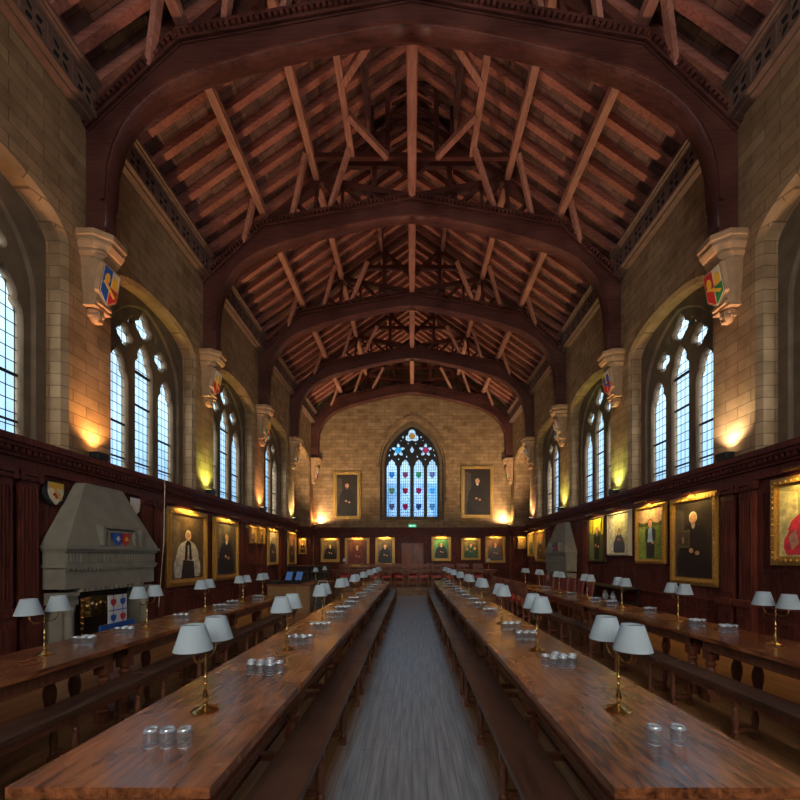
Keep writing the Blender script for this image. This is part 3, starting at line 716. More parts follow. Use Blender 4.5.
# ------------------------------------------------------------------ portraits
def col_m(c, name='oil paint', rough=.35, var=.25):
    key = 'oil'+str(c)
    if key not in M: M[key] = simple(name, c, rough, var=.38, scale=11)
    return M[key]
SKIN = (.55,.30,.18)
def portrait(label, loc, rz, w, h, frame='gold', fw=.12, bg=(.06,.045,.03), robe=(.02,.018,.02), inner=None, hair=(.12,.08,.05), pose='sit', light=None, head=.74, hs=1.0, extra=None, back=(), group='portraits on the walls'):
    t = thing('portrait', label, 'painting', loc, rz, group)
    fm = M[frame]; b = MB()
    # frame as mitred moulding in three steps; local x width, -y out, z 0..h
    steps = [(0,fw*.35,.05),(fw*.35,fw*.75,.085),(fw*.75,fw,.035)]
    for a, c, d in steps:
        for sx in (-1,1):
            x0, x1 = sorted((sx*(w/2-a), sx*(w/2-c))); b.box(x0,x1,-d,0,a,h-a)
        b.box(-w/2+c,w/2-c,-d,0,a,c); b.box(-w/2+c,w/2-c,-d,0,h-c,h-a)
    if frame == 'gold' and w > .9:
        n = int(w/.09)
        for i in range(n):
            x = -w/2+fw*.5+(w-fw)*(i+.5)/n
            for z in (fw*.55,h-fw*.55): b.ell((x,-.088,z),(.02,.012,.02),6,4)
        n = int(h/.09)
        for i in range(n):
            z = fw*.5+(h-fw)*(i+.5)/n
            for x in (-w/2+fw*.55,w/2-fw*.55): b.ell((x,-.088,z),(.02,.012,.02),6,4)
        b.ell((0,-.07,h-fw*.3),(.12,.035,.06),10,6)
    b.build('frame', fm, t)
    cw, ch = w-2*fw, h-2*fw; y = -.03
    mats = [col_m(bg), col_m(robe), col_m(SKIN), col_m(hair), col_m(inner or (.7,.68,.62)), col_m(tuple(min(1,c*1.8+.02) for c in bg))]
    b = MB()
    b.mi = 0; b.box(-cw/2,cw/2,y,0,fw,fw+ch)
    def lay(pts, mi, k): b.mi = mi; b.prism([(u*cw, fw+v*ch) for u,v in pts], lambda u,v,q:(u,q,v), y-.0012*k, y-.0012*(k-1))
    r = ch*.066*hs; ar = r/cw; az = r/ch
    def circ(cx, cz, a, c, mi, k, n=14): lay([(cx+a*math.cos(2*PI*i/n), cz+c*math.sin(2*PI*i/n)) for i in range(n)], mi, k)
    lay([(-.5,.0),(-.2,.0),(-.25,.9),(-.5,.95)],5,1)
    for pts, ci in back: mats.append(col_m(ci)); lay(pts, len(mats)-1, 1.6)
    if pose == 'sit':
        sw = min(.44, ar*5.0)
        half = [(sw*.9,.02),(sw*1.0,.12),(sw*.98,.24),(sw*.82,.36),(sw*.86,head-.34),(sw*.74,head-.22),(sw*.5,head-.13),(ar*1.0,head-az*1.35),(ar*.7,head-az*1.1)]
        body = half + [(-u*1.04,v) for u,v in half[::-1]]
    else:
        sw = min(.3, ar*2.3)
        body = [(-sw*.75,.03),(sw*.75,.03),(sw*.8,.3),(sw*1.05,.42),(sw,head-.14),(ar*.8,head-az*1.2),(-ar*.8,head-az*1.2),(-sw,head-.14),(-sw*1.05,.42),(-sw*.8,.3)]
    lay(body, 1, 2)
    lay([(-ar*.6,head-az*1.15),(ar*.6,head-az*1.15),(ar*.42,head-az*1.9),(0,head-az*2.3),(-ar*.42,head-az*1.9)],4,3)
    circ(0, head, ar*1.12, az*1.2, 3, 4); circ(0, head-az*.18, ar*.88, az*1.08, 2, 5)
    for q in (-1,1): circ(q*ar*.34, head-az*.05, ar*.13, az*.07, 3, 6, 6)
    circ(0, head-az*.68, ar*.26, az*.06, 3, 6, 6)
    circ(-ar*.9 if pose=='stand' else -ar*.5, .36, ar*.6, az*.5, 2, 4); circ(ar*1.1, .33, ar*.6, az*.45, 2, 4)
    if extra:
        k_ = 0
        for pts, ci in extra: mats.append(col_m(ci)); lay(pts, len(mats)-1, 6+k_*.5); k_ += 1
    b.build('canvas', mats, t)
    if light:
        b = MB(); lw = min(.22, w*.2)
        b.lathe([(.018,-lw),(.022,-lw),(.022,lw),(.018,lw)], (0,-.26,h+.06), 10, 'x'); b.tube([(0,0,h+.0),(0,-.1,h+.1),(0,-.26,h+.07)], .008, 6)
        b.build('picture_light', M['brass'] if light[1]!='bar' else M['black'], t, smooth=True)
        ld = bpy.data.lights.new('picture_lamp','AREA'); ld.shape = 'RECTANGLE'; ld.size = lw*2; ld.size_y = .03; ld.energy = light[0]*1.5; ld.color = (1,.62,.16); ld.spread = math.radians(150)
        lo = link('picture_lamp', ld, t, (0,-.26,h+.03)); lo.rotation_euler = (math.radians(28),0,0)
    return t
XL = W-.065
def side_portrait(sg, y0, y1, h0, h1, label, **k):
    return portrait(label, (sg*XL, (y0+y1)/2, EYE+h0), PI/2 if sg<0 else -PI/2, y1-y0, h1-h0, **k)
def end_portrait(x0, x1, h0, h1, label, y=YE-.075, **k):
    return portrait(label, ((x0+x1)/2, y, EYE+h0), 0, x1-x0, h1-h0, **k)
LT = (2.2,'brass')
side_portrait(-1, 8.45,10.14,-.68,1.13,'large gilt portrait of a seated man in white sleeves and black gown, left wall', fw=.17, bg=(.09,.06,.03), robe=(.50,.49,.44), inner=(.02,.02,.02), hair=(.6,.58,.52), light=(3.5,'brass'), head=.70, hs=1.1, extra=[([(-.22,.0),(.2,.0),(.17,.28),(-.15,.3)],(.02,.02,.025)),([(-.11,.3),(-.03,.3),(-.02,.6),(-.08,.58)],(.02,.02,.02)),([(.11,.3),(.03,.3),(.02,.6),(.08,.58)],(.02,.02,.02))])
side_portrait(-1, 10.47,11.97,-.66,1.10,'gilt portrait of a man in black gown, second large painting on the left wall', fw=.15, robe=(.015,.02,.03), bg=(.07,.06,.045), light=(3,'brass'))
side_portrait(-1, 12.8,13.35,.44,1.05,'small gilt picture, nearer of the small pair high on the left wall', fw=.08, bg=(.2,.12,.05), robe=(.1,.05,.03), light=(1.2,'brass'))
side_portrait(-1, 13.55,14.1,.46,1.07,'small gilt picture, farther of the small pair high on the left wall', fw=.08, bg=(.15,.08,.04), robe=(.05,.03,.02), light=(1.2,'brass'))
side_portrait(-1, 14.4,15.5,-.33,1.08,'portrait with bright yellow gilt frame and pale grey ground, left wall beyond small pair', fw=.12, bg=(.3,.28,.22), robe=(.03,.03,.05), light=LT)
side_portrait(-1, 16.7,17.9,-.35,1.1,'orange-lit gilt portrait, last on the left wall before the alcove', fw=.12, bg=(.16,.06,.03), robe=(.03,.015,.01), light=LT)
side_portrait(1, 4.5,5.79,-.12,1.15,'gilt portrait of a person in a bright red robe, nearest on the right wall', fw=.13, bg=(.34,.32,.15), robe=(.62,.04,.08), inner=(.04,.05,.07), extra=[([(-.12,0),(.12,0),(.08,.5),(-.06,.5)],(.03,.05,.08)),([(-.36,.28),(-.26,.38),(-.22,.18),(-.32,.08)],(.45,.25,.2))], hs=1.3, head=.72, light=(3,'brass'))
side_portrait(1, 6.76,8.04,-.54,1.19,'large dark portrait of a white-haired man behind glass, broad gilt frame, right wall', fw=.14, bg=(.03,.025,.02), robe=(.012,.012,.014), hair=(.6,.55,.45), head=.8, extra=[([(-.46,.40),(-.08,.40),(-.08,.64),(-.46,.64)],(.10,.075,.04)),([(-.42,.43),(-.12,.43),(-.12,.61),(-.42,.61)],(.05,.04,.03)), ([(-.30,.46),(-.24,.46),(-.25,.55),(-.29,.55)],(.3,.2,.12))], inner=(.35,.32,.28), light=(2.5,'bar'))
side_portrait(1, 8.18,9.28,-.15,1.19,'gilt portrait of a standing figure with pale blue shirt on green ground, right wall', fw=.10, bg=(.13,.20,.04), robe=(.02,.025,.045), inner=(.25,.42,.62), pose='stand', head=.72, hs=1.05, back=[([(-.5,.76),(-.3,.71),(0,.74),(.3,.70),(.5,.76),(.5,1),(-.5,1)],(.5,.35,.24)),([(-.5,.66),(.5,.66),(.5,.77),(.3,.71),(0,.75),(-.3,.72),(-.5,.77)],(.07,.10,.03))], extra=[([(-.10,.34),(.10,.34),(.07,.62),(-.07,.62)],(.25,.42,.62))], light=LT)
side_portrait(1, 9.5,10.6,.03,1.18,'pale portrait in a thin silver frame, right wall between two gilt ones', frame='silverframe', fw=.06, bg=(.45,.50,.36), robe=(.06,.07,.13), pose='sit', head=.58, hs=.8, light=LT)
side_portrait(1, 10.73,11.78,-.15,1.17,'dark thin-framed portrait with bright yellow foliage behind the sitter, right wall', frame='darkframe', fw=.055, bg=(.08,.10,.03), robe=(.02,.02,.022), inner=(.3,.3,.32), pose='stand', head=.72, back=[([(-.5,.7),(-.25,.62),(.1,.75),(.3,.6),(.5,.66),(.5,1),(-.5,1)],(.62,.55,.04)),([(.22,.6),(.27,.6),(.34,1),(.28,1)],(.06,.05,.02)),([(-.3,.62),(-.26,.62),(-.22,1),(-.28,1)],(.06,.05,.02))], light=LT)
side_portrait(1, 15.65,16.8,-.21,1.12,'gilt portrait just beyond the right fireplace', fw=.11, bg=(.2,.1,.04), robe=(.05,.03,.02), light=LT)
side_portrait(1, 17.0,17.9,.02,1.1,'yellow-lit gilt portrait, last on the right wall before the alcove', fw=.11, bg=(.2,.16,.04), robe=(.1,.1,.03), light=LT)
end_portrait(-4.35,-2.85,2.1,4.74,'tall dark gilt portrait high on the end wall, left of the window', y=YE-.03, hs=.7, fw=.18, bg=(.03,.022,.016), robe=(.02,.014,.01), inner=(.12,.1,.07))
end_portrait(2.73,4.52,2.16,5.06,'tall dark gilt portrait high on the end wall, right of the window', y=YE-.03, hs=.7, fw=.18, bg=(.028,.02,.016), robe=(.018,.013,.011), hair=(.3,.28,.22))
end_portrait(-5.05,-4.0,-.28,1.03,'small gilt portrait on the end panelling, leftmost of the row', fw=.15, robe=(.015,.015,.015), light=(2.6,'brass'))
end_portrait(-3.71,-2.36,-.55,1.05,'widest gilt portrait on the end panelling, sitter in red-brown robes', fw=.14, bg=(.09,.03,.02), robe=(.16,.035,.03), light=(2.6,'brass'))
end_portrait(-2.03,-.95,-.48,1.08,'gilt portrait on the end panelling, just left of the door', fw=.14, robe=(.012,.012,.014), light=(3.2,'brass'))
end_portrait(1.08,2.16,-.22,1.11,'gilt portrait with green ground on the end panelling, just right of the door', fw=.14, bg=(.05,.16,.08), robe=(.02,.02,.02), light=(3.2,'brass'))
end_portrait(2.72,3.79,-.17,1.03,'gilt group portrait of sitters in green gowns on the end panelling', fw=.13, bg=(.08,.07,.03), robe=(.03,.09,.06), extra=[([(.02,.0),(.46,.0),(.44,.3),(.36,.44),(.16,.44),(.06,.3)],(.04,.13,.08)),([(.20,.46),(.32,.46),(.34,.56),(.30,.62),(.22,.62),(.18,.56)],(.5,.28,.17)),([(-.44,.0),(-.06,.0),(-.08,.28),(-.16,.4),(-.34,.4),(-.42,.28)],(.03,.10,.07)),([(-.31,.42),(-.19,.42),(-.17,.52),(-.21,.58),(-.29,.58),(-.33,.52)],(.5,.28,.17))], light=(2.6,'brass'))
end_portrait(4.06,5.16,-.32,1.13,'gilt portrait on the end panelling, rightmost of the row', fw=.14, bg=(.10,.05,.04), robe=(.10,.10,.14), light=(2.6,'brass'))
end_portrait(-6.06,-5.62,.15,.98,'small gilt portrait in the left alcove facing the camera', y=ALC+HW-.075, fw=.08, bg=(.2,.1,.03), robe=(.04,.02,.01), light=(1.5,'brass'))
end_portrait(5.62,6.10,.42,1.08,'small gilt portrait in the right alcove facing the camera', y=ALC+HW-.075, fw=.08, bg=(.2,.12,.04), robe=(.3,.2,.1), light=(1.5,'brass'))

# ------------------------------------------------------------------ fireplaces
def fireplace(left):
    t = thing('fireplace', '', 'fireplace')
    # local x along the wall (-1.35..1.35), -y outwards, z up
    w = .97; d = .38
    for sx in (-1,1):
        b = MB(); x0,x1 = sorted((sx*w*.98, sx*.66)); b.box(x0,x1,-d*.72,0,0,.16)
        x0,x1 = sorted((sx*w*.95, sx*.70)); b.box(x0,x1,-d*.62,0,.16,.92); b.box(x0-.02,x1+.02,-d*.75,0,.92,1.0)
        b.lathe([(.07,.1),(.085,.16),(.06,.2),(.055,.75),(.08,.84),(.09,.92)], (sx*.82,-d*.66,0), 12)
        for i in range(5): b.box(sx*.84-.11,sx*.84+.11,-d*(.55+.09*i),0,.86+.05*i,.91+.05*i)
        b.build('jamb', M['hood'], t)
    b = MB(); b.box(-w,w,-d*.9,0,1.17,1.49); b.box(-.72,.72,-d*.84,0,1.11,1.17)
    for i in range(14): b.box(-.70+i*.1,-.65+i*.1,-d*.93,-d*.84,1.11,1.17)
    b.build('lintel', M['hood'], t)
    b = MB(); b.box(-w-.04,w+.04,-d*1.0,0,1.49,1.54)
    for i in range(26): b.box(-w+i*.0755,-w+.042+i*.0755,-d*1.0,-d*.9,1.45,1.49)
    b.box(-w-.01,w+.01,-d*.93,0,1.54,1.73)
    for i in range(34): b.box(-w+i*.0576,-w+.03+i*.0576,-d*.97,-d*.93,1.57,1.70)
    b.box(-w-.03,w+.03,-d*1.02,0,1.73,1.77); b.box(-w-.06,w+.06,-d*1.1,0,1.77,1.82)
    b.build('frieze', M['hood'], t)
    b = MB(); A = [(-w-.04,0,1.82),(-w-.04,-d*1.05,1.82),(w+.04,-d*1.05,1.82),(w+.04,0,1.82)]; B = [(-.42,0,2.85),(-.40,-.15,2.85),(.40,-.15,2.85),(.42,0,2.85)]
    A = [b.bm.verts.new(p) for p in A]; B = [b.bm.verts.new(p) for p in B]
    for i in range(4): b._f([A[i],A[(i+1)%4],B[(i+1)%4],B[i]])
    b._f(A[::-1]); b._f(B); hd = b.build('hood', M['hood'], t)
    b = MB(); yy = lambda z: -d*1.05+(z-1.82)*(d*1.05-.15)/1.03
    cx = .06
    for (x0,x1,z0,z1,o) in ((-.46,-.40,1.84,2.16,.05),(-.46,.46,2.13,2.18,.06),(.40,.46,1.84,2.16,.05),(-.34,-.29,1.84,2.08,.03),(-.34,.34,2.05,2.09,.035),(.29,.34,1.84,2.08,.03)):
        b.box(cx+x0,cx+x1,yy(z0)-o,yy(z1)+.03,z0,z1)
    b.build('label_moulding', M['hood'], hd)
    for x, c in ((-.10,'blue'),(.09,'red')):
        s = MB().prism([(cx+x+u,1.96+v) for u,v in shield_pts(.08,.20)], lambda u,v,q:(u,q,v), yy(1.9)-.03, yy(1.9)+.02).build('shield', M[c], hd)
        MB().prism([(cx+x+u,1.96+v) for u,v in foil(0,.0,.045,3 if c=='red' else 4,.6)], lambda u,v,q:(u,q,v), yy(1.9)-.036, yy(1.9)-.03).build('charge', M['yellow'] if c=='red' else M['white'], s)
    b = MB(); b.box(-.69,.69,-.03,0,0,1.14); b.build('firebox', M['black'], t)
    MB().box(-1.05,1.05,-.80,0,0,.025).build('hearth', M['hood'], t)
    return t
fl = fireplace(True); fl.location = (-W+.06, 6.635, 0); fl.rotation_euler = (0,0,PI/2)
tag(fl, 'grey stone fireplace with tall tapering hood on the left wall', 'fireplace', 'stone fireplaces')
fr = copy_tree(fl); fr.location = (W-.06, 13.68, 0); fr.rotation_euler = (0,0,-PI/2)
fr['label'] = 'distant grey stone hooded fireplace on the right wall'
# things standing in the left fireplace (world x = out from the wall)
t = thing('fire_surround', 'embossed brass fire surround standing in the left fireplace', 'fire surround', (-5.20, 6.2, .03), PI/2)
b = MB(); b.box(-.20,.42,-.03,0,.66,.98); b.box(-.20,-.13,-.03,0,0,.66); b.box(.35,.42,-.03,0,0,.66); 
for i in range(11): b.ell((-.165,-.035,.04+i*.09),(.018,.012,.018),8,6); b.ell((.385,-.035,.04+i*.09),(.018,.012,.018),8,6)
for i in range(5): b.ell((-.06+i*.09,-.04,.82+.03*(i%2)),(.04,.02,.07),8,6)
b.build('brass_plate', M['brass'], t, smooth=True)
t = thing('folding_banner', 'white panel with red and blue heart shields in the left fireplace', 'banner', (-5.02, 6.55, .03), PI/2)
b = MB(); b.box(-.20,-.01,-.02,0,0,.98); b.box(.01,.20,-.02,0,0,.98); b.build('panel', M['white'], t)
for i,(x,z) in enumerate(((-.105,.86),(.105,.86),(-.105,.60),(.105,.60))):
    c = 'red' if i in (0,3) else 'blue'
    MB().prism([(x+u,z+v) for u,v in [(-.06,.03),(-.03,.06),(0,.04),(.03,.06),(.06,.03),(.05,-.02),(0,-.07),(-.05,-.02)]], lambda u,v,q:(u,q,v), -.026,-.02).build('heart_shield', M[c], t)
MB().box(-.20,.20,-.024,-.02,.72,.735).box(-.11,-.10,-.024,-.02,0,.98).box(.10,.11,-.024,-.02,0,.98).build('stripe', M['blue'], t)
tag(MB().box(-4.90,-4.86,6.02,6.75,.03,.57).build('blue_board', M['blue']), 'plain bright blue board leaning low before the left fireplace', 'board')
def roundel(loc, label, cols):
    t = thing('armorial_plaque', label, 'plaque', loc, PI/2, 'armorial plaques by the fireplace')
    MB().lathe([(.0001,-.0),(.19,-.0),(.19,-.03),(.17,-.045),(.0001,-.045)], (0,0,0), 20, 'y').build('dark_disc', M['black'], t)
    s = MB().prism([(u,v) for u,v in shield_pts(.12,.30)], lambda u,v,q:(u,q,v), -.065,-.045).build('shield', M['plaster'], t)
    b = MB(); b.mi = 0; b.prism([(-.12,.15),(.12,.15),(.12,.06),(-.12,.06)], lambda u,v,q:(u,q,v), -.07,-.065)
    b.mi = 1; b.prism(foil(0,-.03,.06,4,.5), lambda u,v,q:(u,q,v), -.07,-.065); b.mi = 0; b.prism([(-.09,.12),(-.05,.12),(.09,-.1),(.05,-.12)], lambda u,v,q:(u,q,v), -.073,-.07); b.build('charge', [M[c] for c in cols], s)
roundel((-5.44,5.82,EYE+.97), 'round black plaque with a shield, left of the left fireplace hood', ('yellow','red'))
roundel((-5.44,7.49,EYE+.99), 'round black plaque with a white shield, right of the left fireplace hood', ('white','plaster'))
# cord
tag(MB().tube([(-5.2,8.1,3.3),(-5.22,8.1,2.0),(-5.3,8.05,.6)],.008,6).build('hanging_cord', M['plaster']), 'thin pale cord hanging from the window beside the large gilt portrait', 'cord')

# ------------------------------------------------------------------ tables and benches
def turned_leg(b, x, y, h, r, n=12):
    b.box(x-r,x+r,y-r,y+r,0,h*.14); b.box(x-r,x+r,y-r,y+r,h*.80,h)
    P = [(.75,.14),(1.0,.17),(1.0,.20),(.7,.225),(.72,.26),(.85,.32),(1.0,.40),(1.05,.47),(.98,.54),(.82,.60),(.72,.64),(.70,.66),(.98,.69),(1.0,.72),(.74,.745),(.74,.77),(.92,.80)]
    b.lathe([(r*p,h*q) for p,q in P], (x,y,0), n)
def table(L, Wd=.80):
    t = thing('refectory_table', '', 'table')
    b = MB(); nb = 4
    for i in range(nb): b.box(-Wd/2+Wd*i/nb+.0008, -Wd/2+Wd*(i+1)/nb-.0008, -L/2, L/2, .705, .75)
    b.box(-Wd/2+.03, Wd/2-.03, -L/2+.03, L/2-.03, .692, .705)
    b.build('tabletop', M['table'], t)
    b = MB(); a = Wd/2-.07
    for s in (-1,1): b.box(min(s*a,s*(a-.03)),max(s*a,s*(a-.03)),-L/2+.07,L/2-.07,.585,.693); b.box(min(s*(a+.01),s*a),max(s*(a+.01),s*a),-L/2+.07,L/2-.07,.585,.60); b.box(-a,a,min(s*(L/2-.07),s*(L/2-.1)),max(s*(L/2-.07),s*(L/2-.1)),.585,.693)
    b.build('apron', M['tleg'], t)
    ys = [-L/2+.14, 0, L/2-.14] if L > 2 else [-L/2+.14, L/2-.14]
    for y in ys:
        for s in (-1,1):
            b = MB(); turned_leg(b, s*(a-.06), y, .60, .055); b.build('leg', M['tleg'], t, smooth=True)
        MB().box(-a+.09,a-.09,y-.025,y+.025,.09,.14).build('stretcher', M['tleg'], t)
    MB().box(-.03,.03,ys[0]+.026,ys[-1]-.026,.095,.135).build('long_stretcher', M['tleg'], t)
    return t
def bench(L, Wd=.27):
    t = thing('long_bench', '', 'bench')
    MB().box(-Wd/2,Wd/2,-L/2,L/2,.41,.45).build('seat_plank', M['bench'], t)
    b = MB()
    for s in (-1,1): b.box(min(s*(Wd/2-.03),s*(Wd/2-.05)),max(s*(Wd/2-.03),s*(Wd/2-.05)),-L/2+.03,L/2-.03,.345,.41)
    b.build('rail', M['bleg'], t)
    n = 4 if L > 2 else 3
    for i in range(n):
        y = -L/2+.18+(L-.36)*i/(n-1)
        for s in (-1,1):
            b = MB(); turned_leg(b, s*(Wd/2-.045), y, .38, .027, 10); b.build('leg', M['bleg'], t, smooth=True)
        MB().box(-Wd/2+.07,Wd/2-.07,y-.015,y+.015,.07,.11).build('stretcher', M['bleg'], t)
    return t
TP, BP = {}, {}
def put_table(x, y0, y1, label, group):
    L = round(y1-y0-.006, 3)
    if L not in TP: TP[L] = Proto(table(L))
    TP[L].put((x,(y0+y1)/2,0),0,label,group)
def put_bench(x, y0, y1, label, group):
    L = round(y1-y0-.012, 3)
    if L not in BP: BP[L] = Proto(bench(L))
    BP[L].put((x,(y0+y1)/2,0),0,label,group)
def nth(i, n): return 'nearest' if i == 0 else ('farthest' if i == n-1 else ORD[i])
IN = [1.5,4.44,7.38,10.32,13.26,14.72]
for sg, nm in ((-1,'left'),(1,'right')):
    for i in range(5):
        put_table(sg*1.19, IN[i], IN[i+1], 'polished oak refectory table, %s in the row left of the aisle' % nth(i,5) if sg<0 else 'polished oak refectory table, %s in the row right of the aisle' % nth(i,5), 'tables of the %s aisle row' % nm)
        put_bench(sg*.695, IN[i], IN[i+1], 'dark oak bench edging the aisle, %s in the %s-hand line' % (nth(i,5), nm), 'benches of the %s aisle row' % nm)
OL = [-1.0,1.5,4.0,6.5,9.0]; OR = [-1.25,1.65,4.55,7.45,10.35,13.25]
for i in range(1,4): put_table(-3.36, OL[i], OL[i+1], 'oak table in the row along the left wall, %s of three' % nth(i-1,3), 'tables of the left wall row')
for i in range(1,5): put_table(3.69, OR[i], OR[i+1], 'oak table in the row along the right wall, %s of four' % nth(i-1,4), 'tables of the right wall row')
put_table(-3.36, 12.9, 15.4, 'oak table beyond the servery desk near the dais on the left', None)
for i in range(1,4): put_bench(-2.79, OL[i], OL[i+1]-.02, 'dark bench on the aisle side of the left wall row, %s of three' % nth(i-1,3), 'benches of the left wall row')
put_bench(3.02, 1.65, 4.5, 'dark bench on the aisle side of the right wall row, nearest', 'benches of the right wall row')
put_bench(3.02, 4.55, 7.3, 'dark bench on the aisle side of the right wall row, middle', 'benches of the right wall row')
put_bench(3.02, 7.36, 9.1, 'short dark bench on the aisle side of the right wall row, next to the chairs', 'benches of the right wall row')

# ------------------------------------------------------------------ lamps
def lamp(one=False):
    t = thing('table_lamp', '', 'lamp')
    MB().lathe([(.0001,0),(.074,0),(.076,.006),(.070,.012),(.055,.016),(.035,.024),(.018,.034),(.010,.04)], n=24).build('base', M['brass'], t, smooth=True)
    pr = [(.009,.038),(.012,.05),(.018,.07),(.016,.09),(.008,.12),(.007,.15),(.011,.16),(.007,.17),(.007,.19),(.013,.2),(.008,.21),(.007,.32),(.011,.33),(.008,.34),(.005,.36),(.008,.37),(.0001,.385)]
    MB().lathe(pr, n=12).build('stem', M['brass'], t, smooth=True)
    for s in ((0,) if one else (-1,1)):
        yy = s*.145
        if s:
            path = [(0,0,.325),(0,s*.03,.308),(0,s*.07,.300),(0,s*.11,.312),(0,s*.138,.345),(0,yy,.385)]
            MB().tube(path,.0055,6).build('arm', M['brass'], t, smooth=True)
        b = MB(); b.lathe([(.012,.375),(.014,.40),(.010,.44)], (0,yy,0), 10)
        sk = b.build('socket', M['brass'], t, smooth=True)
        b = MB(); b.lathe([(.100,.390),(.057,.530),(.055,.530),(.098,.390),(.100,.390)], (0,yy,0), 24, cap=False)
        sh = b.build('lamp_shade', M['shade'], t, smooth=True)
        b = MB(); b.tube([(-.056,yy,.525),(.056,yy,.525)],.0015,4); b.tube([(0,yy,.44),(0,yy,.525)],.0018,4); b.build('shade_wire', M['brass'], sh)
    return t
lp = Proto(lamp()); lp1 = Proto(lamp(True))
LIN = [2.256,3.73]+[3.73+1.47*i for i in range(1,8)]
for sg, nm in ((-1,'left'),(1,'right')):
    for i, y in enumerate(LIN):
        lp.put((sg*1.21, y, .75), random.uniform(-.06,.06)+(.10 if sg<0 and i==0 else 0), 'brass lamp with two pale shades, %s along the tables %s of the aisle' % (nth(i,9), nm), 'lamps of the %s aisle row' % nm)
for i, y in enumerate((3.54,4.91,6.29,7.7,8.72)): lp.put((-3.38,y,.75), random.uniform(-.08,.08), 'brass lamp with two pale shades, %s along the left wall tables' % nth(i,5), 'lamps of the left wall row')
for i, y in enumerate((3.96,5.41,6.86,8.2,9.8,11.3,12.7)): lp.put((3.74,y,.75), random.uniform(-.08,.08), 'brass lamp with two pale shades, %s along the right wall tables' % nth(i,7), 'lamps of the right wall row')
for i, y in enumerate((13.5,14.9)): lp1.put((-3.38,y,.75), 0, 'single-shade brass lamp on the table beyond the desk, %s one' % ('nearer','farther')[i], 'single-shade lamps')

# ------------------------------------------------------------------ tumblers
m, nt, out = newmat('thick glass base'); M['glassbase'] = m
gl = nt.nodes.new('ShaderNodeBsdfGlossy'); gl.inputs[0].default_value = (.9,.95,1,1); gl.inputs['Roughness'].default_value = .12
df = nt.nodes.new('ShaderNodeBsdfDiffuse'); df.inputs[0].default_value = (.62,.74,.86,1); tr = nt.nodes.new('ShaderNodeBsdfTransparent')  # base and rim: bluish highlight painted in as diffuse colour
a_ = nt.nodes.new('ShaderNodeMixShader'); a_.inputs[0].default_value = .55; nt.links.new(gl.outputs[0], a_.inputs[1]); nt.links.new(df.outputs[0], a_.inputs[2])
b_ = nt.nodes.new('ShaderNodeMixShader'); b_.inputs[0].default_value = .3; nt.links.new(a_.outputs[0], b_.inputs[1]); nt.links.new(tr.outputs[0], b_.inputs[2]); nt.links.new(b_.outputs[0], out.inputs[0])
b = MB(); b.lathe([(.029,.0),(.0335,.03),(.0335,.074)], n=18, cap=False); b.lathe([(.031,.072),(.031,.03),(.027,.001)], n=18, cap=False)
b.lathe([(.0001,.076),(.022,.078)], n=18, cap=False)
b.mi = 1; b.lathe([(.0335,.074),(.032,.084),(.029,.088),(.022,.086),(.020,.080)], n=18, cap=False); b.lathe([(.0285,.002),(.0295,.0),(.0295,.004)], n=18, cap=False)
gm = b.mesh('tumbler', [M['glass'], M['glassbase']], smooth=True)
def cluster(x, y, n, where, z=.75, i=0):
    offs = [(0,0),(.078,.01),(-.078,-.005),(.035,.072),(-.042,.07),(.115,.078),(-.12,.066),(0,.14)]
    a = random.uniform(-.25,.25)
    for k in range(n):
        u, v = offs[k]
        tag(link('tumbler', gm, None, (x+u*math.cos(a)-v*math.sin(a), y+u*math.sin(a)+v*math.cos(a), z)), 'upturned clear glass tumbler in the %s' % where, 'glass', 'tumblers in the %s' % where)
for sg, nm in ((-1,'left'),(1,'right')):
    ys = [1.83,2.96,3.98,4.75,5.75,6.45,7.1,7.9,8.8,9.7,10.6,11.5,12.6,13.6] if sg<0 else [1.86,3.15,4.2,4.78,6.1,6.95,7.6,8.4,9.3,10.1,11.0,11.9,13.0,14.0]
    xs = -1.17 if sg<0 else 1.22
    for i, y in enumerate(ys):
        near = min(LIN, key=lambda q: abs(q-y-.05))
        if abs(near-(y+.05)) < .24: y = near-.05+(.27 if y+.05 > near else -.27)
        n = (3 if sg<0 else 2) if i==0 else (8 if i==1 else 6 if i<6 else 5)
        if i == 0 and sg>0: 
            for u in (-.055,.06): tag(link('tumbler', gm, None, (1.225+u, 1.86, .75)), 'upturned clear tumbler, %s of the pair nearest the camera right of the aisle' % ('left one' if u<0 else 'right one'), 'glass', 'tumblers nearest the camera on the right')
            continue
        cluster(xs+random.uniform(-.03,.03), y, n, '%s cluster on the tables %s of the aisle' % (nth(i,len(ys)) if i<13 else 'farthest', nm))
for i, (x,y) in enumerate(((-3.37,3.94),(-3.34,4.46),(-3.3,5.5),(-3.3,6.62),(-3.36,7.2),(-3.3,8.2))): cluster(x,y,5,'%s cluster on the left wall tables' % nth(i,6))
for i, (x,y) in enumerate(((3.80,4.6),(3.74,5.02),(3.85,6.2),(3.75,7.2),(3.7,7.75),(3.7,8.9),(3.7,10.6))): cluster(x,y,5,'%s cluster on the right wall tables' % nth(i,7))

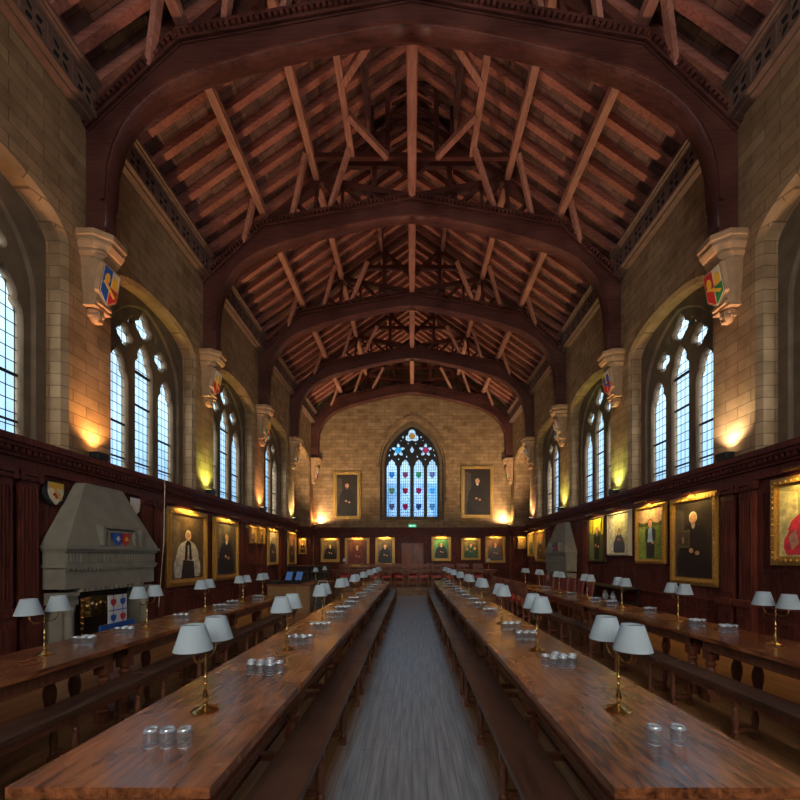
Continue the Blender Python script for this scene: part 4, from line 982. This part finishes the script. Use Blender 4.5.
# ------------------------------------------------------------------ chairs
def chair(leather):
    t = thing('dining_chair', '', 'chair')
    MB().box(-.22,.22,-.2,.2,.42,.475).mesh
    b = MB(); b.box(-.215,.215,-.2,.205,.435,.475); b.box(-.19,.19,-.18,.18,.475,.495); b.build('seat', M[leather], t)
    MB().box(-.225,.225,-.21,.21,.385,.434).build('seat_rail', M['chairwood'], t)
    for sx in (-1,1):
        b = MB(); turned_leg(b, sx*.195, .185, .385, .02, 8); b.build('leg', M['chairwood'], t)
        MB().beam((sx*.195,-.19,0),(sx*.195,-.19,.40),.04,.04).beam((sx*.195,-.205,.40),(sx*.195,-.27,1.02),.038,.038).build('leg', M['chairwood'], t)
    b = MB(); b.beam((-.215,-.262,.96),(.215,-.262,.96),.03,.10); b.beam((-.18,-.24,.70),(.18,-.24,.70),.025,.05)
    for x in (-.12,-.04,.04,.12): b.beam((x,-.24,.70),(x,-.262,.93),.02,.03)
    b.build('backrest', M['chairwood'], t)
    MB().beam((-.195,.185,.15),(-.195,-.19,.15),.02,.025).beam((.195,.185,.15),(.195,-.19,.15),.02,.025).beam((-.195,0,.15),(.195,0,.15),.02,.025).build('stretcher', M['chairwood'], t)
    return t
def chair2():
    t = thing('panel_back_chair', '', 'chair')
    MB().box(-.215,.215,-.2,.205,.43,.48).build('seat', M['maroon'], t)
    MB().beam((0,-.235,.56),(0,-.275,1.0),.33,.035,up=(0,1,0)).build('padded_back', M['maroon'], t)
    for sx in (-1,1):
        MB().box(sx*.19-.02,sx*.19+.02,.155,.195,0,.43).build('leg', M['chairwood'], t)
        MB().beam((sx*.19,-.19,0),(sx*.19,-.2,.43),.04,.04).beam((sx*.19,-.2,.43),(sx*.19,-.28,1.05),.038,.038).build('leg', M['chairwood'], t)
    b = MB(); b.beam((-.21,-.28,1.03),(.21,-.28,1.03),.035,.05); b.beam((-.19,-.228,.54),(.19,-.228,.54),.03,.04); b.build('back_rail', M['chairwood'], t)
    return t
cr = Proto(chair('leather')); cm = Proto(chair2())
for i, x in enumerate((-3.05,-1.69,-1.13,-.57,.05,.55,1.1,1.67,2.35,2.98)):
    cr.put((x, 17.55, .31), random.uniform(-.06,.06), 'red-seated wooden chair on the near side of the high table, %s from the left' % ORD[i], 'chairs on the near side of the high table')
for i, x in enumerate((-3.3,-2.4,-1.6,-.8,0.05,.9,1.7,2.5,3.3)):
    cr.put((x, 19.35, .31), PI+random.uniform(-.05,.05), 'wooden chair behind the high table facing the hall, %s from the left' % ORD[i], 'chairs behind the high table')
for i in range(8):
    cr.put((3.0, 9.5+.52*i, 0), -PI/2+random.uniform(-.08,.08), 'slat-backed wooden chair on the aisle side of the right wall tables, %s after the benches' % ORD[i], 'slat-backed chairs at the right wall tables')
for i in range(7):
    cm.put((4.36, 10.0+.56*i, 0), PI/2+random.uniform(-.08,.08), 'maroon chair on the wall side of the right wall tables, %s from the camera' % ORD[i], 'maroon chairs along the right wall')
# high table
ht = thing('high_table', 'long dark high table set across the dais', 'table', (0.1, 18.35, .31))
MB().box(-3.9,3.9,-.42,.42,.69,.74).build('tabletop', M['tleg'], ht)
MB().box(-3.8,3.8,-.35,-.32,.58,.69).box(-3.8,3.8,.32,.35,.58,.69).build('apron', M['tleg'], ht)
for x in (-3.6,-1.2,1.2,3.6):
    for s in (-1,1):
        b = MB(); turned_leg(b, x, s*.3, .58, .05); b.build('leg', M['tleg'], ht)
for i, x in enumerate((-2.6,-.5,1.5,3.2)): cluster(x+.1, 18.3, 5, 'group %s from the left on the high table' % ORD[i], z=1.05)
for i, x in enumerate((-3.2,3.65)): lp1.put((x,18.3,1.05), 0, 'single-shade brass lamp at the %s end of the high table' % ('left','right')[i], 'single-shade lamps')
# dais front step noted as structure above

# ------------------------------------------------------------------ servery desk, monitors, cabinet
t = thing('servery_desk', 'plain oak servery desk standing across the end of the left wall row', 'desk', (-3.62, 11.65, 0))
MB().box(-.62,.62,-.35,.35,0,.80).build('carcass', M['desk'], t); MB().box(-.65,.65,-.38,.38,.80,.84).build('worktop', M['tleg'], t)
b = MB()
for x in (-.58,-.2,.2,.58): b.box(x-.03,x+.03,-.362,-.35,.03,.8)
b.box(-.6,.6,-.362,-.35,.0,.06); b.build('panel_frame', M['desk'], t)
for i, x in enumerate((-3.72,-3.42)):
    t = thing('till_monitor', 'black till with tilted blue-lit screen, %s of the two on the desk' % ('left','right')[i], 'till', (x, 11.6, .84), -.35)
    MB().box(-.1,.1,-.08,.1,0,.03).beam((0,.04,.03),(0,.06,.16),.05,.04).build('stand', M['black'], t)
    hs = MB().beam((0,.0,.10),(0,.10,.36),.26,.03,up=(0,1,0)).build('screen_housing', M['black'], t)
    MB().beam((0,-.018,.115),(0,.075,.36),.22,.004,up=(0,1,0)).build('display', M['screen'], hs)
t = thing('tray_stack', 'stack of black trays on the left of the servery desk', 'trays', (-4.08, 11.6, .84))
MB().box(-.16,.16,-.2,.2,0,.07).build('tray', M['black'], t); MB().box(-.14,.14,-.18,.18,.07,.10).build('top_tray', M['iron'], t)
t = thing('folded_pushchair', 'black fabric trolley with pale edging beside the servery desk', 'trolley', (-2.78, 11.75, 0))
MB().beam((-.05,0,.1),(.05,.1,.86),.24,.22,up=(0,1,0)).build('fabric_bag', M['black'], t)
MB().tube([(-.17,-.12,.0),(-.07,.0,.92)],.012,6).tube([(.1,-.12,.0),(.2,.0,.92)],.012,6).tube([(-.07,0,.92),(.2,0,.92)],.012,6).build('handle_frame', M['silverframe'], t)
t = thing('serving_cabinet', 'long dark open-shelved cabinet behind the lamps near the left alcove', 'cabinet', (-4.28, 16.0, 0))
MB().box(-.85,.85,-.22,.22,0,.75).build('base_unit', M['black'], t)
b = MB(); b.box(-.85,-.81,-.18,.2,.75,1.25); b.box(.81,.85,-.18,.2,.75,1.25); b.box(-.03,.03,-.18,.2,.75,1.25); b.box(-.81,-.03,.17,.2,.75,1.25); b.box(.03,.81,.17,.2,.75,1.25); b.build('upper_case', M['darkframe'], t)
MB().box(-.87,.87,-.22,.22,1.25,1.29).box(-.81,-.03,-.16,.17,.99,1.01).box(.03,.81,-.16,.17,.99,1.01).build('shelf', M['darkframe'], t)
for i, (y0,y1) in enumerate(((8.9,10.3),(10.4,11.75))):
    t = thing('side_table', 'black side table against the right wall, %s of two' % ('nearer','farther')[i], 'side table', (5.06,(y0+y1)/2,0), 0, 'black side tables')
    h = (y1-y0)/2
    MB().box(-.25,.25,-h,h,.88,.92).build('tabletop', M['black'], t); MB().box(-.22,.22,-h+.05,h-.05,.55,.57).build('shelf', M['black'], t)
    for sx in (-1,1):
        for sy in (-1,1): MB().box(sx*.21-.02,sx*.21+.02,sy*(h-.07)-.02,sy*(h-.07)+.02,0,.88).build('leg', M['black'], t)
jm = MB().lathe([(.0001,0),(.05,0),(.07,.03),(.075,.1),(.05,.16),(.035,.19),(.045,.22),(.04,.22),(.03,.19),(.0001,.18)], n=14, cap=False)
jug0 = thing('water_jug', '', 'jug'); jm.build('body', M['white'], jug0, smooth=True)
MB().tube([(0,.04,.19),(0,.09,.19),(0,.11,.13),(0,.07,.07)],.008,6).build('handle', M['white'], jug0)
jp = Proto(jug0)
for i, y in enumerate((9.6,10.0)): jp.put((5.02,y,.57), 0, 'white jug on the lower shelf of the black side table, %s one' % ('nearer','farther')[i], 'white jugs')
# exit sign
t = thing('exit_sign', 'small green running-man exit sign standing on the end panelling ledge', 'sign', (.02, YE-.14, DZ))
MB().box(-.22,.22,-.03,.03,0,.18).build('casing', M['exit'], t)
MB().box(-.16,-.04,-.034,-.03,.05,.13).box(.05,.17,-.034,-.03,.07,.11).prism([(.0,.09),(.05,.14),(.05,.04)], lambda u,v,q:(u,q,v), -.034,-.03).build('pictogram', M['exitwhite'], t)

# ------------------------------------------------------------------ world, camera, lights
w = bpy.data.worlds.new('sky'); S.world = w; w.use_nodes = True; nt = w.node_tree; nt.nodes.clear(); L = nt.links.new
tc = nt.nodes.new('ShaderNodeTexCoord'); sp = nt.nodes.new('ShaderNodeSeparateXYZ'); L(tc.outputs['Generated'], sp.inputs[0])
el = ramp(nt, sp.outputs[2], [(0,(.10,.20,.34)),(.12,(.30,.50,.74)),(.35,(.62,.82,1.0)),(.7,(.75,.9,1.0))])
nz = nt.nodes.new('ShaderNodeTexNoise'); nz.inputs['Scale'].default_value = 7; L(tc.outputs['Generated'], nz.inputs[0])
cl = ramp(nt, nz.outputs[0], [(.35,(.75,.75,.75)),(.65,(1.15,1.15,1.15))])
mu = nt.nodes.new('ShaderNodeMix'); mu.data_type = 'RGBA'; mu.blend_type = 'MULTIPLY'; mu.inputs[0].default_value = 1; L(el, mu.inputs[6]); L(cl, mu.inputs[7])
mr = nt.nodes.new('ShaderNodeMapRange'); mr.inputs[1].default_value = -.05; mr.inputs[2].default_value = -.75; mr.inputs[3].default_value = 1.15; L(sp.outputs[1], mr.inputs[0])
mr.inputs[4].default_value = 4.2  # sky boosted and warmed behind the camera, added as front fill
wr = nt.nodes.new('ShaderNodeMapRange'); wr.inputs[1].default_value = -.15; wr.inputs[2].default_value = -.75; L(sp.outputs[1], wr.inputs[0])
wm_ = nt.nodes.new('ShaderNodeMix'); wm_.data_type = 'RGBA'; L(wr.outputs[0], wm_.inputs[0]); L(mu.outputs[2], wm_.inputs[6]); wm_.inputs[7].default_value = (1.0,.93,.85,1)
bg = nt.nodes.new('ShaderNodeBackground'); L(wm_.outputs[2], bg.inputs[0]); L(mr.outputs[0], bg.inputs[1])
wo_ = nt.nodes.new('ShaderNodeOutputWorld'); L(bg.outputs[0], wo_.inputs[0])

def portal(loc, rot, sx, sy):
    ld = bpy.data.lights.new('window_portal','AREA'); ld.shape = 'RECTANGLE'; ld.size = sx; ld.size_y = sy; ld.cycles.is_portal = True
    o = link('window_portal', ld, None, loc); o.rotation_euler = rot
for sg in (-1,1):
    for c in BAYC: portal((sg*(W+.55), c, 5.2), (0, sg*PI/2, 0), 4.0, 2.5)
portal((0,YE+.5,6.4),(-PI/2,0,0),3.4,5.6); portal((0,YB-.5,7.2),(PI/2,0,0),5.4,8.0)

cam = bpy.data.cameras.new('camera'); co = link('camera', cam, None, (0,0,EYE)); co.rotation_euler = (PI/2,0,0)
cam.sensor_width = 36; cam.lens = 385/800*36; cam.shift_x = -12/800; cam.shift_y = 157/800; cam.clip_end = 200; cam.clip_start = .05
S.camera = co
S.view_settings.view_transform = 'Standard'; S.view_settings.look = 'None'; S.view_settings.gamma = 1; S.view_settings.use_curve_mapping = False
S.view_settings.exposure = .85
S.cycles.max_bounces = 8; S.cycles.diffuse_bounces = 5; S.cycles.glossy_bounces = 3; S.cycles.transparent_max_bounces = 16
S.cycles.use_denoising = True; S.cycles.caustics_reflective = False; S.cycles.caustics_refractive = False
S.cycles.sample_clamp_indirect = 4
